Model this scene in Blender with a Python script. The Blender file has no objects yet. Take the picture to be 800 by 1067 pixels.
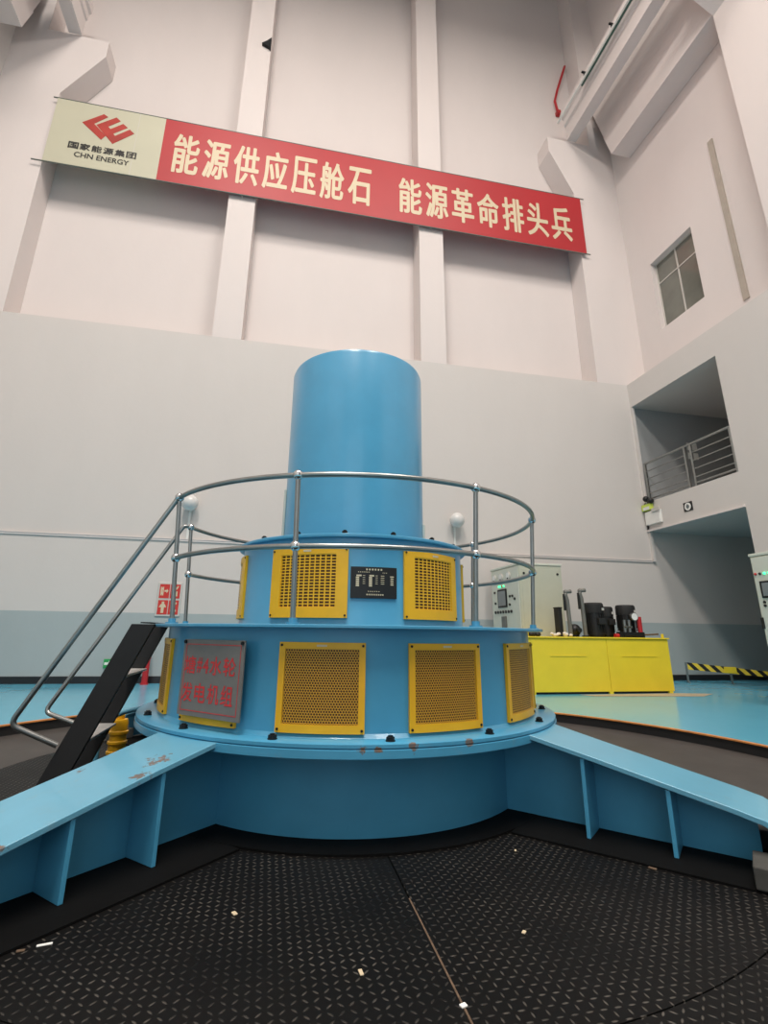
import bpy, bmesh, math, random
from math import sin, cos, pi, radians, sqrt, atan2
from mathutils import Vector, Matrix
random.seed(7)
SC = bpy.context.scene
COL = SC.collection

# ------------------------------------------------------------------ camera, world, lamps, exposure
F_PX, CX, CY = 526.5, 391.12, 500.8
PITCH, ROLL, YAW = radians(16.761), radians(0.778), radians(11.353)
cam_d = bpy.data.cameras.new('camera')
cam = bpy.data.objects.new('camera', cam_d); COL.objects.link(cam)
cam_d.sensor_fit = 'VERTICAL'; cam_d.sensor_height = 36.0
cam_d.lens = 36.0 * F_PX / 1067.0
cam_d.shift_x = (400.0 - CX) / 1067.0
cam_d.shift_y = -(533.5 - CY) / 1067.0
cam_d.clip_start = 0.05; cam_d.clip_end = 200
fw = Vector((sin(YAW) * cos(PITCH), cos(YAW) * cos(PITCH), sin(PITCH)))
rt = Vector((cos(YAW), -sin(YAW), 0)); up = rt.cross(fw)
rt2 = rt * cos(ROLL) + up * sin(ROLL); up2 = -rt * sin(ROLL) + up * cos(ROLL)
m = Matrix((rt2, up2, -fw)).transposed().to_4x4()
m.translation = Vector((0, 0, 1.3))
cam.matrix_world = m
SC.camera = cam

wd = bpy.data.worlds.new('world'); SC.world = wd; wd.use_nodes = True
bg = wd.node_tree.nodes['Background']
bg.inputs[0].default_value = (0.95, 0.97, 1.0, 1); bg.inputs[1].default_value = 0.21

def lamp(name, loc, rot, energy, color, size, sy=None, shape='DISK'):
    d = bpy.data.lights.new(name, 'AREA'); d.energy = energy; d.color = color
    d.shape = shape; d.size = size
    if sy: d.size_y = sy
    o = bpy.data.objects.new(name, d); o.location = loc; o.rotation_euler = rot; COL.objects.link(o)
    return o
WARM = (1.0, 0.92, 0.84)
for lx, pw in ((-3.4, 2180), (7.0, 1380)):
    for ly in (-9.5, -5.0, 0.0):
        lamp('high_bay_lamp', (lx, ly, 29.0), (0, 0, 0), pw, WARM, 4.5)
# added cool front fill behind the camera; no window is built there
lamp('front_fill_light', (-3.0, -11.5, 7.5), (radians(90), 0, 0), 400, (0.92, 0.96, 1.0), 9, 12, 'RECTANGLE')

SC.view_settings.view_transform = 'Standard'
SC.view_settings.look = 'None'
SC.view_settings.gamma = 1.0
SC.view_settings.exposure = 0.02
SC.view_settings.use_curve_mapping = False

# ------------------------------------------------------------------ materials
def lin(c):
    return tuple(((x / 255) / 12.92 if x / 255 <= 0.04045 else ((x / 255 + 0.055) / 1.055) ** 2.4) for x in c) + (1,)

class NT:
    def __init__(s, mat): s.t = mat.node_tree; s.n = s.t.nodes; s.l = s.t.links
    def new(s, typ, **kw):
        n = s.n.new(typ)
        for k, v in kw.items(): setattr(n, k, v)
        return n
    def link(s, a, b): s.l.new(a, b)
    def val(s, sock, v):
        if isinstance(v, bpy.types.NodeSocket): s.link(v, sock)
        else: sock.default_value = v
    def math(s, op, a, b=None, c=None):
        n = s.new('ShaderNodeMath', operation=op); s.val(n.inputs[0], a)
        if b is not None: s.val(n.inputs[1], b)
        if c is not None: s.val(n.inputs[2], c)
        return n.outputs[0]
    def vmath(s, op, a, b=None):
        n = s.new('ShaderNodeVectorMath', operation=op); s.val(n.inputs[0], a)
        if b is not None: s.val(n.inputs[1], b)
        return n
    def noise(s, vec, scale, detail=3, rough=0.5):
        n = s.new('ShaderNodeTexNoise'); s.link(vec, n.inputs['Vector'])
        n.inputs['Scale'].default_value = scale; n.inputs['Detail'].default_value = detail
        n.inputs['Roughness'].default_value = rough
        return n.outputs[0]
    def ramp(s, fac, a, b):
        n = s.new('ShaderNodeMapRange'); s.link(fac, n.inputs[0])
        n.inputs[1].default_value = a; n.inputs[2].default_value = b; n.clamp = True
        return n.outputs[0]
    def mix(s, fac, a, b):
        n = s.new('ShaderNodeMix', data_type='RGBA'); s.val(n.inputs[0], fac)
        s.val(n.inputs[6], a); s.val(n.inputs[7], b)
        return n.outputs[2]
    def bump(s, h, strength, dist=0.01):
        n = s.new('ShaderNodeBump'); n.inputs['Strength'].default_value = strength
        n.inputs['Distance'].default_value = dist; s.link(h, n.inputs['Height'])
        return n.outputs[0]

def base(name, color, rough=0.5, metal=0.0):
    mt = bpy.data.materials.new(name); mt.use_nodes = True
    p = mt.node_tree.nodes['Principled BSDF']
    p.inputs['Base Color'].default_value = lin(color); p.inputs['Roughness'].default_value = rough
    p.inputs['Metallic'].default_value = metal
    return mt, NT(mt), p

def paint(name, color, rough=0.4, metal=0.0, var=0.06, scale=3.0, bump=0.0, bscale=60):
    """painted or bare surface with slight procedural variation"""
    mt, k, p = base(name, color, rough, metal)
    pos = k.new('ShaderNodeNewGeometry').outputs['Position']
    n = k.noise(pos, scale, 4, 0.6)
    f = k.ramp(n, 0.3, 0.7)
    c = lin(color)
    lo = tuple(x * (1 - var) for x in c[:3]) + (1,); hi = tuple(min(1, x * (1 + var)) for x in c[:3]) + (1,)
    k.link(k.mix(f, lo, hi), p.inputs['Base Color'])
    if bump:
        k.link(k.bump(k.noise(pos, bscale, 3), bump), p.inputs['Normal'])
    return mt

def glow(name, color, strength):
    mt, k, p = base(name, color, 0.4)
    p.inputs['Emission Color'].default_value = lin(color); p.inputs['Emission Strength'].default_value = strength
    return mt

def wall_material(name, white, dado=None, top=1.72):
    mt, k, p = base(name, white, 0.75)
    pos = k.new('ShaderNodeNewGeometry').outputs['Position']
    sep = k.new('ShaderNodeSeparateXYZ'); k.link(pos, sep.inputs[0])
    cmb = k.new('ShaderNodeCombineXYZ'); k.link(sep.outputs[0], cmb.inputs[0]); k.link(sep.outputs[1], cmb.inputs[1])
    k.link(k.math('MULTIPLY', sep.outputs[2], 0.35), cmb.inputs[2])
    n1 = k.ramp(k.noise(cmb.outputs[0], 0.9, 5, 0.6), 0.35, 0.75)
    n2 = k.ramp(k.noise(pos, 5.0, 4, 0.6), 0.3, 0.8)
    c = lin(white)
    d1 = tuple(x * 0.95 for x in c[:3]) + (1,); d2 = tuple(x * 0.985 for x in c[:3]) + (1,)
    col = k.mix(k.math('MULTIPLY', n1, 0.8), c, d1)
    col = k.mix(k.math('MULTIPLY', n2, 0.5), col, d2)
    if dado:
        g = lin(dado)
        gcol = k.mix(n1, g, tuple(x * 0.93 for x in g[:3]) + (1,))
        m_ = k.math('LESS_THAN', sep.outputs[2], top)
        col = k.mix(m_, col, gcol)
    k.link(col, p.inputs['Base Color'])
    k.link(k.bump(k.noise(pos, 6, 5, 0.6), 0.12, 0.02), p.inputs['Normal'])
    return mt

def blue_paint(name, color, spots=(), rough=0.30):
    """enamel paint with chipped rusty spots at the given (x, y, z, radius) places"""
    mt, k, p = base(name, color, rough)
    p.inputs['Coat Weight'].default_value = 0.15
    pos = k.new('ShaderNodeNewGeometry').outputs['Position']
    c = lin(color)
    n = k.ramp(k.noise(pos, 2.3, 4, 0.6), 0.3, 0.7)
    col = k.mix(n, tuple(x * 0.94 for x in c[:3]) + (1,), tuple(min(1, x * 1.05) for x in c[:3]) + (1,))
    if spots:
        nz = k.noise(pos, 14, 6, 0.7)
        tot = None
        for (x, y, z, r) in spots:
            d = k.vmath('DISTANCE', pos, (x, y, z)).outputs['Value']
            f = k.math('SUBTRACT', 1.0, k.math('DIVIDE', d, r))
            tot = f if tot is None else k.math('MAXIMUM', tot, f)
        msk = k.ramp(k.math('ADD', k.math('MULTIPLY', tot, 0.36), k.math('MULTIPLY', nz, 1.1)), 0.74, 0.80)
        msk = k.math('MULTIPLY', msk, k.math('GREATER_THAN', tot, 0.0))
        col = k.mix(k.math('MULTIPLY', k.ramp(k.noise(pos, 7, 6, 0.7), 0.56, 0.74), 0.3), col, lin((128, 140, 144)))
        rust = k.mix(k.ramp(k.noise(pos, 40, 4), 0.35, 0.65), lin((120, 92, 74)), lin((92, 100, 104)))
        col = k.mix(msk, col, rust)
        k.link(k.math('ADD', rough, k.math('MULTIPLY', msk, 0.4)), p.inputs['Roughness'])
    k.link(col, p.inputs['Base Color'])
    k.link(k.bump(k.noise(pos, 18, 3), 0.04, 0.01), p.inputs['Normal'])
    return mt

def perforated(name, color, kind):
    mt, k, p = base(name, color, 0.42)
    uv = k.new('ShaderNodeUVMap').outputs[0]
    if kind == 'hex':
        pt = 0.0185
        sc_ = k.vmath('MULTIPLY', uv, (1 / pt, 1 / pt / 1.732, 0)).outputs[0]
        ds = []
        for off in ((0, 0, 0), (0.5, 0.5, 0)):
            fr = k.vmath('FRACTION', k.vmath('ADD', sc_, off).outputs[0]).outputs[0]
            ce = k.vmath('SUBTRACT', fr, (0.5, 0.5, 0)).outputs[0]
            st = k.vmath('MULTIPLY', ce, (1, 1.732, 0)).outputs[0]
            ds.append(k.vmath('LENGTH', st).outputs['Value'])
        hole = k.math('LESS_THAN', k.math('MINIMUM', ds[0], ds[1]), 0.37)
    else:
        sc_ = k.vmath('MULTIPLY', uv, (1 / 0.047, 1 / 0.0255, 0)).outputs[0]
        ce = k.vmath('SUBTRACT', k.vmath('FRACTION', sc_).outputs[0], (0.5, 0.5, 0)).outputs[0]
        ab = k.vmath('ABSOLUTE', ce).outputs[0]
        sp = k.new('ShaderNodeSeparateXYZ'); k.link(ab, sp.inputs[0])
        hole = k.math('MULTIPLY', k.math('LESS_THAN', sp.outputs[0], 0.37), k.math('LESS_THAN', sp.outputs[1], 0.32))
    tr = k.new('ShaderNodeBsdfTransparent'); mx = k.new('ShaderNodeMixShader')
    k.link(hole, mx.inputs[0]); k.link(p.outputs[0], mx.inputs[1]); k.link(tr.outputs[0], mx.inputs[2])
    out = mt.node_tree.nodes['Material Output']; k.link(mx.outputs[0], out.inputs[0])
    return mt

def checker_plate(name, rot=0.0):
    """worn black steel tread plate: short raised bars in alternating directions"""
    mt, k, p = base(name, (24, 23, 23), 0.5)
    pos = k.new('ShaderNodeNewGeometry').outputs['Position']
    vr = k.new('ShaderNodeVectorRotate', rotation_type='Z_AXIS'); k.link(pos, vr.inputs['Vector'])
    vr.inputs['Angle'].default_value = rot
    q = k.vmath('MULTIPLY', vr.outputs[0], (1 / 0.042, 1 / 0.042, 0)).outputs[0]
    fl = k.vmath('FLOOR', q).outputs[0]; fr = k.vmath('SUBTRACT', k.vmath('FRACTION', q).outputs[0], (0.5, 0.5, 0)).outputs[0]
    s1 = k.new('ShaderNodeSeparateXYZ'); k.link(fl, s1.inputs[0])
    s2 = k.new('ShaderNodeSeparateXYZ'); k.link(fr, s2.inputs[0])
    par = k.math('FLOORED_MODULO', k.math('ADD', s1.outputs[0], s1.outputs[1]), 2.0)
    sg = k.math('SUBTRACT', k.math('MULTIPLY', par, 2.0), 1.0)
    yy = k.math('MULTIPLY', s2.outputs[1], sg)
    a = k.math('ABSOLUTE', k.math('MULTIPLY', k.math('ADD', s2.outputs[0], yy), 0.7071))
    b = k.math('ABSOLUTE', k.math('MULTIPLY', k.math('SUBTRACT', s2.outputs[0], yy), 0.7071))
    e = k.math('SQRT', k.math('ADD', k.math('POWER', k.math('DIVIDE', a, 0.40), 2.0), k.math('POWER', k.math('DIVIDE', b, 0.14), 2.0)))
    hgt = k.ramp(e, 1.0, 0.5)
    wear = k.ramp(k.noise(pos, 2.2, 5, 0.65), 0.35, 0.7)
    dust = k.ramp(k.noise(pos, 0.8, 4, 0.6), 0.42, 0.75)
    body = k.mix(dust, lin((6, 6, 6)), lin((15, 14, 13)))
    bar = k.mix(wear, lin((20, 19, 18)), lin((92, 88, 82)))
    k.link(k.mix(hgt, body, bar), p.inputs['Base Color'])
    p.inputs['Specular IOR Level'].default_value = 0.2
    k.link(k.math('SUBTRACT', 0.58, k.math('MULTIPLY', hgt, 0.2)), p.inputs['Roughness'])
    k.link(k.bump(hgt, 0.8, 0.004), p.inputs['Normal'])
    return mt

def epoxy(name, color):
    mt, k, p = base(name, color, 0.16)
    pos = k.new('ShaderNodeNewGeometry').outputs['Position']
    n = k.ramp(k.noise(pos, 0.7, 4, 0.6), 0.3, 0.75)
    c = lin(color)
    k.link(k.mix(n, c, tuple(x * 0.88 for x in c[:3]) + (1,)), p.inputs['Base Color'])
    k.link(k.math('ADD', 0.13, k.math('MULTIPLY', n, 0.12)), p.inputs['Roughness'])
    k.link(k.bump(k.noise(pos, 3, 3), 0.05, 0.01), p.inputs['Normal'])
    return mt

def stripes(name, dirv, period):
    mt, k, p = base(name, (225, 190, 40), 0.5)
    uv = k.new('ShaderNodeUVMap').outputs[0]
    d = k.vmath('DOT_PRODUCT', uv, dirv).outputs['Value']
    f = k.math('LESS_THAN', k.math('FRACT', k.math('DIVIDE', d, period)), 0.5)
    k.link(k.mix(f, lin((222, 196, 60)), lin((22, 22, 22))), p.inputs['Base Color'])
    return mt

BLUE = (73, 151, 187)
M = {}
M['wall'] = wall_material('white_wall_paint', (205, 199, 195), (164, 173, 174), 1.72)
M['wallup'] = wall_material('white_upper_wall_paint', (216, 207, 204))
M['ceil'] = paint('grey_ceiling_concrete', (120, 120, 118), 0.8, var=0.15, scale=1.0)
M['blue'] = blue_paint('blue_enamel', BLUE)
M['blue_rim'] = blue_paint('blue_enamel_rim', BLUE, [(0.63, 3.43, 0.60, 0.05), (0.73, 3.43, 0.60, 0.045), (0.95, 3.42, 0.615, 0.06), (1.36, 3.49, 0.62, 0.06)])
M['blue_arm'] = blue_paint('blue_enamel_arm', (98, 161, 187), [(-0.60, 3.66, 0.5, 0.16), (-0.66, 3.48, 0.47, 0.10), (-0.86, 4.05, 0.5, 0.09), (-1.12, 2.93, 0.38, 0.10), (-0.45, 3.95, 0.53, 0.06), (-1.05, 3.75, 0.45, 0.07)])
M['yellow'] = paint('yellow_enamel', (232, 174, 26), 0.38, var=0.06, scale=5)
M['hexmesh'] = perforated('yellow_perforated_sheet', (206, 152, 44), 'hex')
M['slotmesh'] = perforated('yellow_slotted_sheet', (232, 174, 30), 'slot')
M['inside_shade'] = paint('dark_brown_inside_shade', (84, 50, 26), 0.7, var=0.3, scale=6)
M['steel'] = paint('brushed_steel_tube', (150, 152, 150), 0.3, 0.9, var=0.08, scale=8)
M['chrome'] = paint('bright_steel', (205, 206, 206), 0.18, 1.0, var=0.03)
M['black'] = paint('black_paint', (17, 17, 18), 0.5, var=0.2, scale=6)
M['black_matt'] = paint('matt_black', (22, 22, 23), 0.7, var=0.2, scale=4)
M['bolt'] = paint('dark_bolt_steel', (30, 32, 34), 0.45, 0.5, var=0.2)
M['plate_a'] = checker_plate('black_tread_plate', 0.0)
M['plate_b'] = checker_plate('black_tread_plate_turned', radians(43))
M['pit'] = paint('dusty_dark_pit_floor', (62, 58, 55), 0.62, var=0.18, scale=2.0, bump=0.1)
M['concrete'] = paint('grey_concrete_block', (70, 70, 67), 0.8, var=0.15, scale=8)
M['basepl'] = paint('black_foundation_steel', (9, 9, 9), 0.75, var=0.25, scale=3.0, bump=0.08, bscale=25)
M['basepl'].node_tree.nodes['Principled BSDF'].inputs['Specular IOR Level'].default_value = 0.12
M['recess_shade'] = paint('grey_recess_shade', (150, 153, 154), 0.75, var=0.04, scale=1.5)
M['floor'] = epoxy('blue_epoxy_floor', (96, 178, 206))
M['orange'] = paint('orange_brown_edge_paint', (196, 128, 66), 0.6, var=0.25, scale=6)
M['dirt'] = paint('brown_grit', (96, 78, 62), 0.9, var=0.3, scale=20)
M['red'] = paint('red_banner_cloth', (172, 36, 42), 0.5, var=0.04, scale=0.6)
M['cream'] = paint('cream_banner_cloth', (190, 187, 165), 0.5, var=0.03, scale=0.6)
M['letter'] = paint('cream_letter', (208, 192, 162), 0.5, var=0.02)
M['logo'] = paint('brick_red_print', (168, 50, 40), 0.5, var=0.18, scale=2.2)
M['ink'] = paint('black_print', (40, 38, 36), 0.5, var=0.05)
M['red_ink'] = paint('red_print', (205, 50, 52), 0.5, var=0.08, scale=10)
M['signsteel'] = paint('brushed_sign_steel', (120, 116, 112), 0.5, 0.15, var=0.06, scale=9)
M['grey'] = paint('light_grey_cabinet_paint', (202, 204, 192), 0.45, var=0.03)
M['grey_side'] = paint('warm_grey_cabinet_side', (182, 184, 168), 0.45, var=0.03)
M['screen'] = paint('grey_screen', (118, 124, 126), 0.2, var=0.05)
M['white'] = paint('white_plastic', (225, 224, 220), 0.4, var=0.03)
M['globe'] = paint('white_glass_globe', (214, 212, 210), 0.25, var=0.02)
M['green_led'] = glow('green_indicator', (70, 230, 150), 2.0)
M['red_led'] = paint('red_indicator', (190, 40, 40), 0.3)
M['tank'] = paint('lemon_yellow_enamel', (232, 205, 50), 0.3, var=0.04, scale=2)
M['signred'] = paint('red_sign_panel', (196, 48, 40), 0.4, var=0.05)
M['redpaint'] = paint('red_enamel', (176, 34, 40), 0.4, var=0.08)
M['green'] = paint('green_sign_plastic', (40, 150, 80), 0.4)
M['darkgreen'] = paint('dark_green_bus_cover', (58, 92, 82), 0.45, var=0.1)
M['glass'] = paint('dim_window_glass', (112, 112, 104), 0.08, var=0.12, scale=1.2)
M['frame'] = paint('pale_aluminium_frame', (196, 192, 186), 0.4, 0.2, var=0.03)
M['stripe'] = stripes('yellow_black_warning_stripes', (1.0, 0.9, 0), 0.27)
M['tan'] = paint('tan_floor_strip', (176, 160, 134), 0.6, var=0.15, scale=4)
M['rag'] = paint('crumpled_white_rag', (226, 218, 206), 0.85, var=0.1, scale=30)
M['rodgrey'] = paint('grey_cast_rod', (112, 111, 106), 0.5, 0.2, var=0.15)
M['polegrey'] = paint('grey_green_pole', (104, 112, 106), 0.4, 0.3)
M['tile'] = paint('black_tile_skirting', (34, 32, 34), 0.3, var=0.15, scale=2)
M['paper'] = paint('white_paper', (232, 232, 228), 0.7, var=0.02)
M['tread'] = paint('worn_grey_tread', (176, 174, 171), 0.5, 0.1, var=0.15, scale=10)
M['lime'] = paint('lime_green_plastic', (196, 214, 90), 0.4)

# ------------------------------------------------------------------ geometry helpers
class MB:
    """collects geometry for ONE mesh object"""
    def __init__(s): s.v = []; s.f = []; s.mi = []; s.uv = {}
    def add(s, vs, fs, mi=0):
        o = len(s.v); s.v += [tuple(p) for p in vs]
        for f in fs: s.f.append(tuple(o + i for i in f)); s.mi.append(mi)
    def hexa(s, p, mi=0):
        s.add(p, [(3, 2, 1, 0), (4, 5, 6, 7), (0, 1, 5, 4), (1, 2, 6, 5), (2, 3, 7, 6), (3, 0, 4, 7)], mi); return s
    def box(s, x0, x1, y0, y1, z0, z1, mi=0):
        return s.hexa([(x0, y0, z0), (x1, y0, z0), (x1, y1, z0), (x0, y1, z0), (x0, y0, z1), (x1, y0, z1), (x1, y1, z1), (x0, y1, z1)], mi)
    def obox(s, c, ax, ay_, az_, hx, hy, hz, mi=0):
        c = Vector(c); a = Vector(ax).normalized() * hx; b = Vector(ay_).normalized() * hy; d = Vector(az_).normalized() * hz
        return s.hexa([c - a - b - d, c + a - b - d, c + a + b - d, c - a + b - d, c - a - b + d, c + a - b + d, c + a + b + d, c - a + b + d], mi)
    def prism(s, poly, fn, t0, t1, mi=0):
        """polygon (u, v) mapped by fn(u, v, t) and extruded from t0 to t1"""
        n = len(poly)
        vs = [fn(u, v, t0) for u, v in poly] + [fn(u, v, t1) for u, v in poly]
        fs = [tuple(range(n))[::-1], tuple(range(n, 2 * n))] + [(i, (i + 1) % n, n + (i + 1) % n, n + i) for i in range(n)]
        s.add(vs, fs, mi); return s
    def lathe(s, cx, cy, prof, n=64, a0=0.0, a1=2 * pi, mi=0):
        """profile of (r, z) turned about the vertical through cx, cy; closed profile"""
        full = abs(a1 - a0 - 2 * pi) < 1e-6
        k = n if full else n + 1; m_ = len(prof)
        vs = []
        for i in range(k):
            a = a0 + (a1 - a0) * i / n
            for r, z in prof: vs.append((cx + r * cos(a), cy + r * sin(a), z))
        fs = []
        for i in range(n):
            j = (i + 1) % k if full else i + 1
            for q in range(m_):
                w = (q + 1) % m_
                fs.append((i * m_ + q, j * m_ + q, j * m_ + w, i * m_ + w))
        if not full: fs += [tuple(range(m_)), tuple((k - 1) * m_ + q for q in range(m_))[::-1]]
        s.add(vs, fs, mi); return s
    def cyl(s, cx, cy, r, z0, z1, n=32, mi=0, r1=None):
        r1 = r if r1 is None else r1
        vs = [(cx + r * cos(2 * pi * i / n), cy + r * sin(2 * pi * i / n), z0) for i in range(n)] + \
             [(cx + r1 * cos(2 * pi * i / n), cy + r1 * sin(2 * pi * i / n), z1) for i in range(n)]
        fs = [tuple(range(n))[::-1], tuple(range(n, 2 * n))] + [(i, (i + 1) % n, n + (i + 1) % n, n + i) for i in range(n)]
        s.add(vs, fs, mi); return s
    def rod(s, a, b, r, n=12, mi=0, r1=None):
        return s.tube([a, b], r, n, mi=mi, r1=r1)
    def tube(s, path, r, n=12, closed=False, mi=0, r1=None):
        path = [Vector(p) for p in path]; k = len(path); vs = []
        ref = None
        for i, p in enumerate(path):
            if closed: t = path[(i + 1) % k] - path[i - 1]
            elif i == 0: t = path[1] - path[0]
            elif i == k - 1: t = path[-1] - path[-2]
            else: t = (path[i + 1] - p).normalized() + (p - path[i - 1]).normalized()
            t.normalize()
            if ref is None: ref = Vector((0, 0, 1)) if abs(t.z) < 0.9 else Vector((1, 0, 0))
            u = t.cross(ref)
            if u.length < 1e-4: u = t.cross(Vector((0, 1, 0)))
            u.normalize(); w = u.cross(t).normalized(); ref = w
            rr = r if r1 is None else r + (r1 - r) * i / (k - 1)
            for q in range(n):
                a = 2 * pi * q / n; vs.append(p + u * (cos(a) * rr) + w * (sin(a) * rr))
        fs = []
        for i in range(k if closed else k - 1):
            j = (i + 1) % k
            for q in range(n): w_ = (q + 1) % n; fs.append((i * n + q, i * n + w_, j * n + w_, j * n + q))
        if not closed: fs += [tuple(range(n))[::-1], tuple((k - 1) * n + q for q in range(n))]
        s.add(vs, fs, mi); return s
    def ball(s, c, r, nu=16, nv=10, sz=1.0, mi=0):
        c = Vector(c); vs = [c + Vector((0, 0, r * sz))]
        for i in range(1, nv):
            th = pi * i / nv
            for j in range(nu):
                ph = 2 * pi * j / nu; vs.append(c + Vector((r * sin(th) * cos(ph), r * sin(th) * sin(ph), r * cos(th) * sz)))
        vs.append(c - Vector((0, 0, r * sz))); L = len(vs) - 1
        fs = [(0, 1 + j, 1 + (j + 1) % nu) for j in range(nu)]
        for i in range(nv - 2):
            for j in range(nu):
                a = 1 + i * nu + j; b = 1 + i * nu + (j + 1) % nu; fs.append((a, a + nu, b + nu, b))
        o = 1 + (nv - 2) * nu
        fs += [(L, o + (j + 1) % nu, o + j) for j in range(nu)]
        s.add(vs, fs, mi); return s
    def build(s, name, mat, parent=None, smooth=None, bevel=0.0, seg=2):
        me = bpy.data.meshes.new(name)
        org = Vector((0, 0, 0)); q = parent
        while q is not None: org += q.location; q = q.parent
        me.from_pydata([tuple(Vector(p) - org) for p in s.v], [], s.f); me.validate(); me.update()
        bm = bmesh.new(); bm.from_mesh(me); bmesh.ops.recalc_face_normals(bm, faces=bm.faces); bm.to_mesh(me); bm.free()
        mats = mat if isinstance(mat, (list, tuple)) else [mat]
        for x in mats: me.materials.append(M[x] if isinstance(x, str) else x)
        if len(mats) > 1:
            for p_, i in zip(me.polygons, s.mi): p_.material_index = i
        if smooth:
            for p_ in me.polygons: p_.use_smooth = True
            me.set_sharp_from_angle(angle=radians(smooth))
        o = bpy.data.objects.new(name, me); COL.objects.link(o)
        if parent is not None: o.parent = parent
        if bevel:
            b = o.modifiers.new('bevel', 'BEVEL'); b.width = bevel; b.segments = seg; b.limit_method = 'ANGLE'; b.angle_limit = radians(40)
        return o

def thing(name, label, cat, loc=(0, 0, 0), group=None):
    o = bpy.data.objects.new(name, None); o.empty_display_size = 0.2; COL.objects.link(o)
    o.location = loc; o['label'] = label; o['category'] = cat
    if group: o['group'] = group
    return o
def tag(o, label, cat, group=None):
    o['label'] = label; o['category'] = cat
    if group: o['group'] = group
    return o
def struct(o): o['kind'] = 'structure'; return o
def XZ(u, v, t): return (u, t, v)

def arc_box(mb, cx, cy, r0, r1, a0, a1, z0, z1, n=10, mi=0):
    mb.lathe(cx, cy, [(r0, z0), (r1, z0), (r1, z1), (r0, z1)], n, a0, a1, mi); return mb

def arc_sheet(name, mat, parent, cx, cy, r, a0, a1, z0, z1, n=12):
    """single curved perforated sheet with UVs in metres"""
    org = Vector((0, 0, 0)); q = parent
    while q is not None: org += q.location; q = q.parent
    vs = []; uvs = []
    for i in range(n + 1):
        a = a0 + (a1 - a0) * i / n
        for z in (z0, z1): vs.append(Vector((cx + r * cos(a), cy + r * sin(a), z)) - org); uvs.append(((a - a0) * r, z - z0))
    fs = [(2 * i, 2 * i + 2, 2 * i + 3, 2 * i + 1) for i in range(n)]
    me = bpy.data.meshes.new(name); me.from_pydata([tuple(v) for v in vs], [], fs); me.update()
    ul = me.uv_layers.new(name='UVMap')
    for lp in me.loops: ul.data[lp.index].uv = uvs[lp.vertex_index]
    for p_ in me.polygons: p_.use_smooth = True
    me.materials.append(M[mat]); o = bpy.data.objects.new(name, me); COL.objects.link(o); o.parent = parent
    return o

def text_mesh(body, bold=0.0, spacing=1.0):
    c = bpy.data.curves.new('text', 'FONT'); c.body = body; c.offset = bold; c.space_character = spacing; c.resolution_u = 4
    o = bpy.data.objects.new('text', c); COL.objects.link(o)
    bpy.context.view_layer.update()
    me = bpy.data.meshes.new_from_object(o.evaluated_get(bpy.context.evaluated_depsgraph_get()))
    vs = [v.co.copy() for v in me.vertices]; fs = [tuple(p.vertices) for p in me.polygons]
    bpy.data.objects.remove(o); bpy.data.curves.remove(c); bpy.data.meshes.remove(me)
    return vs, fs
def text_into(mb, body, org, xa, ya, W, Hh, bold=0.0, mi=0, surf=None):
    """lettering filling the W x Hh rectangle from org along xa, ya"""
    vs, fs = text_mesh(body)
    x0 = min(v.x for v in vs); x1 = max(v.x for v in vs); y0 = min(v.y for v in vs); y1 = max(v.y for v in vs)
    org = Vector(org); xa = Vector(xa); ya = Vector(ya); nz = xa.cross(ya)
    b = bold * W                                   # heavier strokes: the glyph laid over itself, slightly shifted
    W -= 2 * b; Hh -= 2 * b; org = org + xa * b + ya * b
    for q, (du, dv_) in enumerate(((0, 0), (1, 0), (-1, 0), (0, 1), (0, -1), (.7, .7), (-.7, .7), (.7, -.7), (-.7, -.7)) if bold else ((0, 0),)):
        mb.add([org + xa * ((v.x - x0) / (x1 - x0) * W + du * b) + ya * ((v.y - y0) / (y1 - y0) * Hh + dv_ * b) + nz * (q * 0.00005) for v in vs], fs, mi)

# ------------------------------------------------------------------ setting: floors, walls, ceiling
AX, AY = 0.840, 5.335            # axis of the generator
RP = 5.42                        # radius of the recessed pit
X0, X1, YB, YF = -10.05, 13.15, -12.0, 14.6   # hall
XL, XR, CEN = -9.2, 12.3, 1.55   # lower wall faces and the centre line
YR = 15.45                       # face of the recessed upper back wall
ZL = 10.12                       # top of the thick lower walls

def floor_with_hole():
    me_v = []; fs = []; n = 192
    for i in range(n):
        a = 2 * pi * i / n; c, s_ = cos(a), sin(a)
        me_v.append((AX + RP * c, AY + RP * s_, 0))
    x0, x1, y0, y1 = -10.0, 17.0, YB, 14.7
    for i in range(n):
        a = 2 * pi * i / n; c, s_ = cos(a), sin(a)
        t = 1e9
        if c > 1e-9: t = min(t, (x1 - AX) / c)
        if c < -1e-9: t = min(t, (x0 - AX) / c)
        if s_ > 1e-9: t = min(t, (y1 - AY) / s_)
        if s_ < -1e-9: t = min(t, (y0 - AY) / s_)
        me_v.append((AX + t * c, AY + t * s_, 0))
    mb = MB()
    top = me_v; bot = [(x, y, -0.3) for x, y, z in me_v]
    for i in range(n):
        j = (i + 1) % n; fs.append((i, n + i, n + j, j))
    mb.add(top, fs)
    # corners of the rectangle
    o = struct(mb.build('floor', 'floor')); return o
floor_with_hole()
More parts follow.
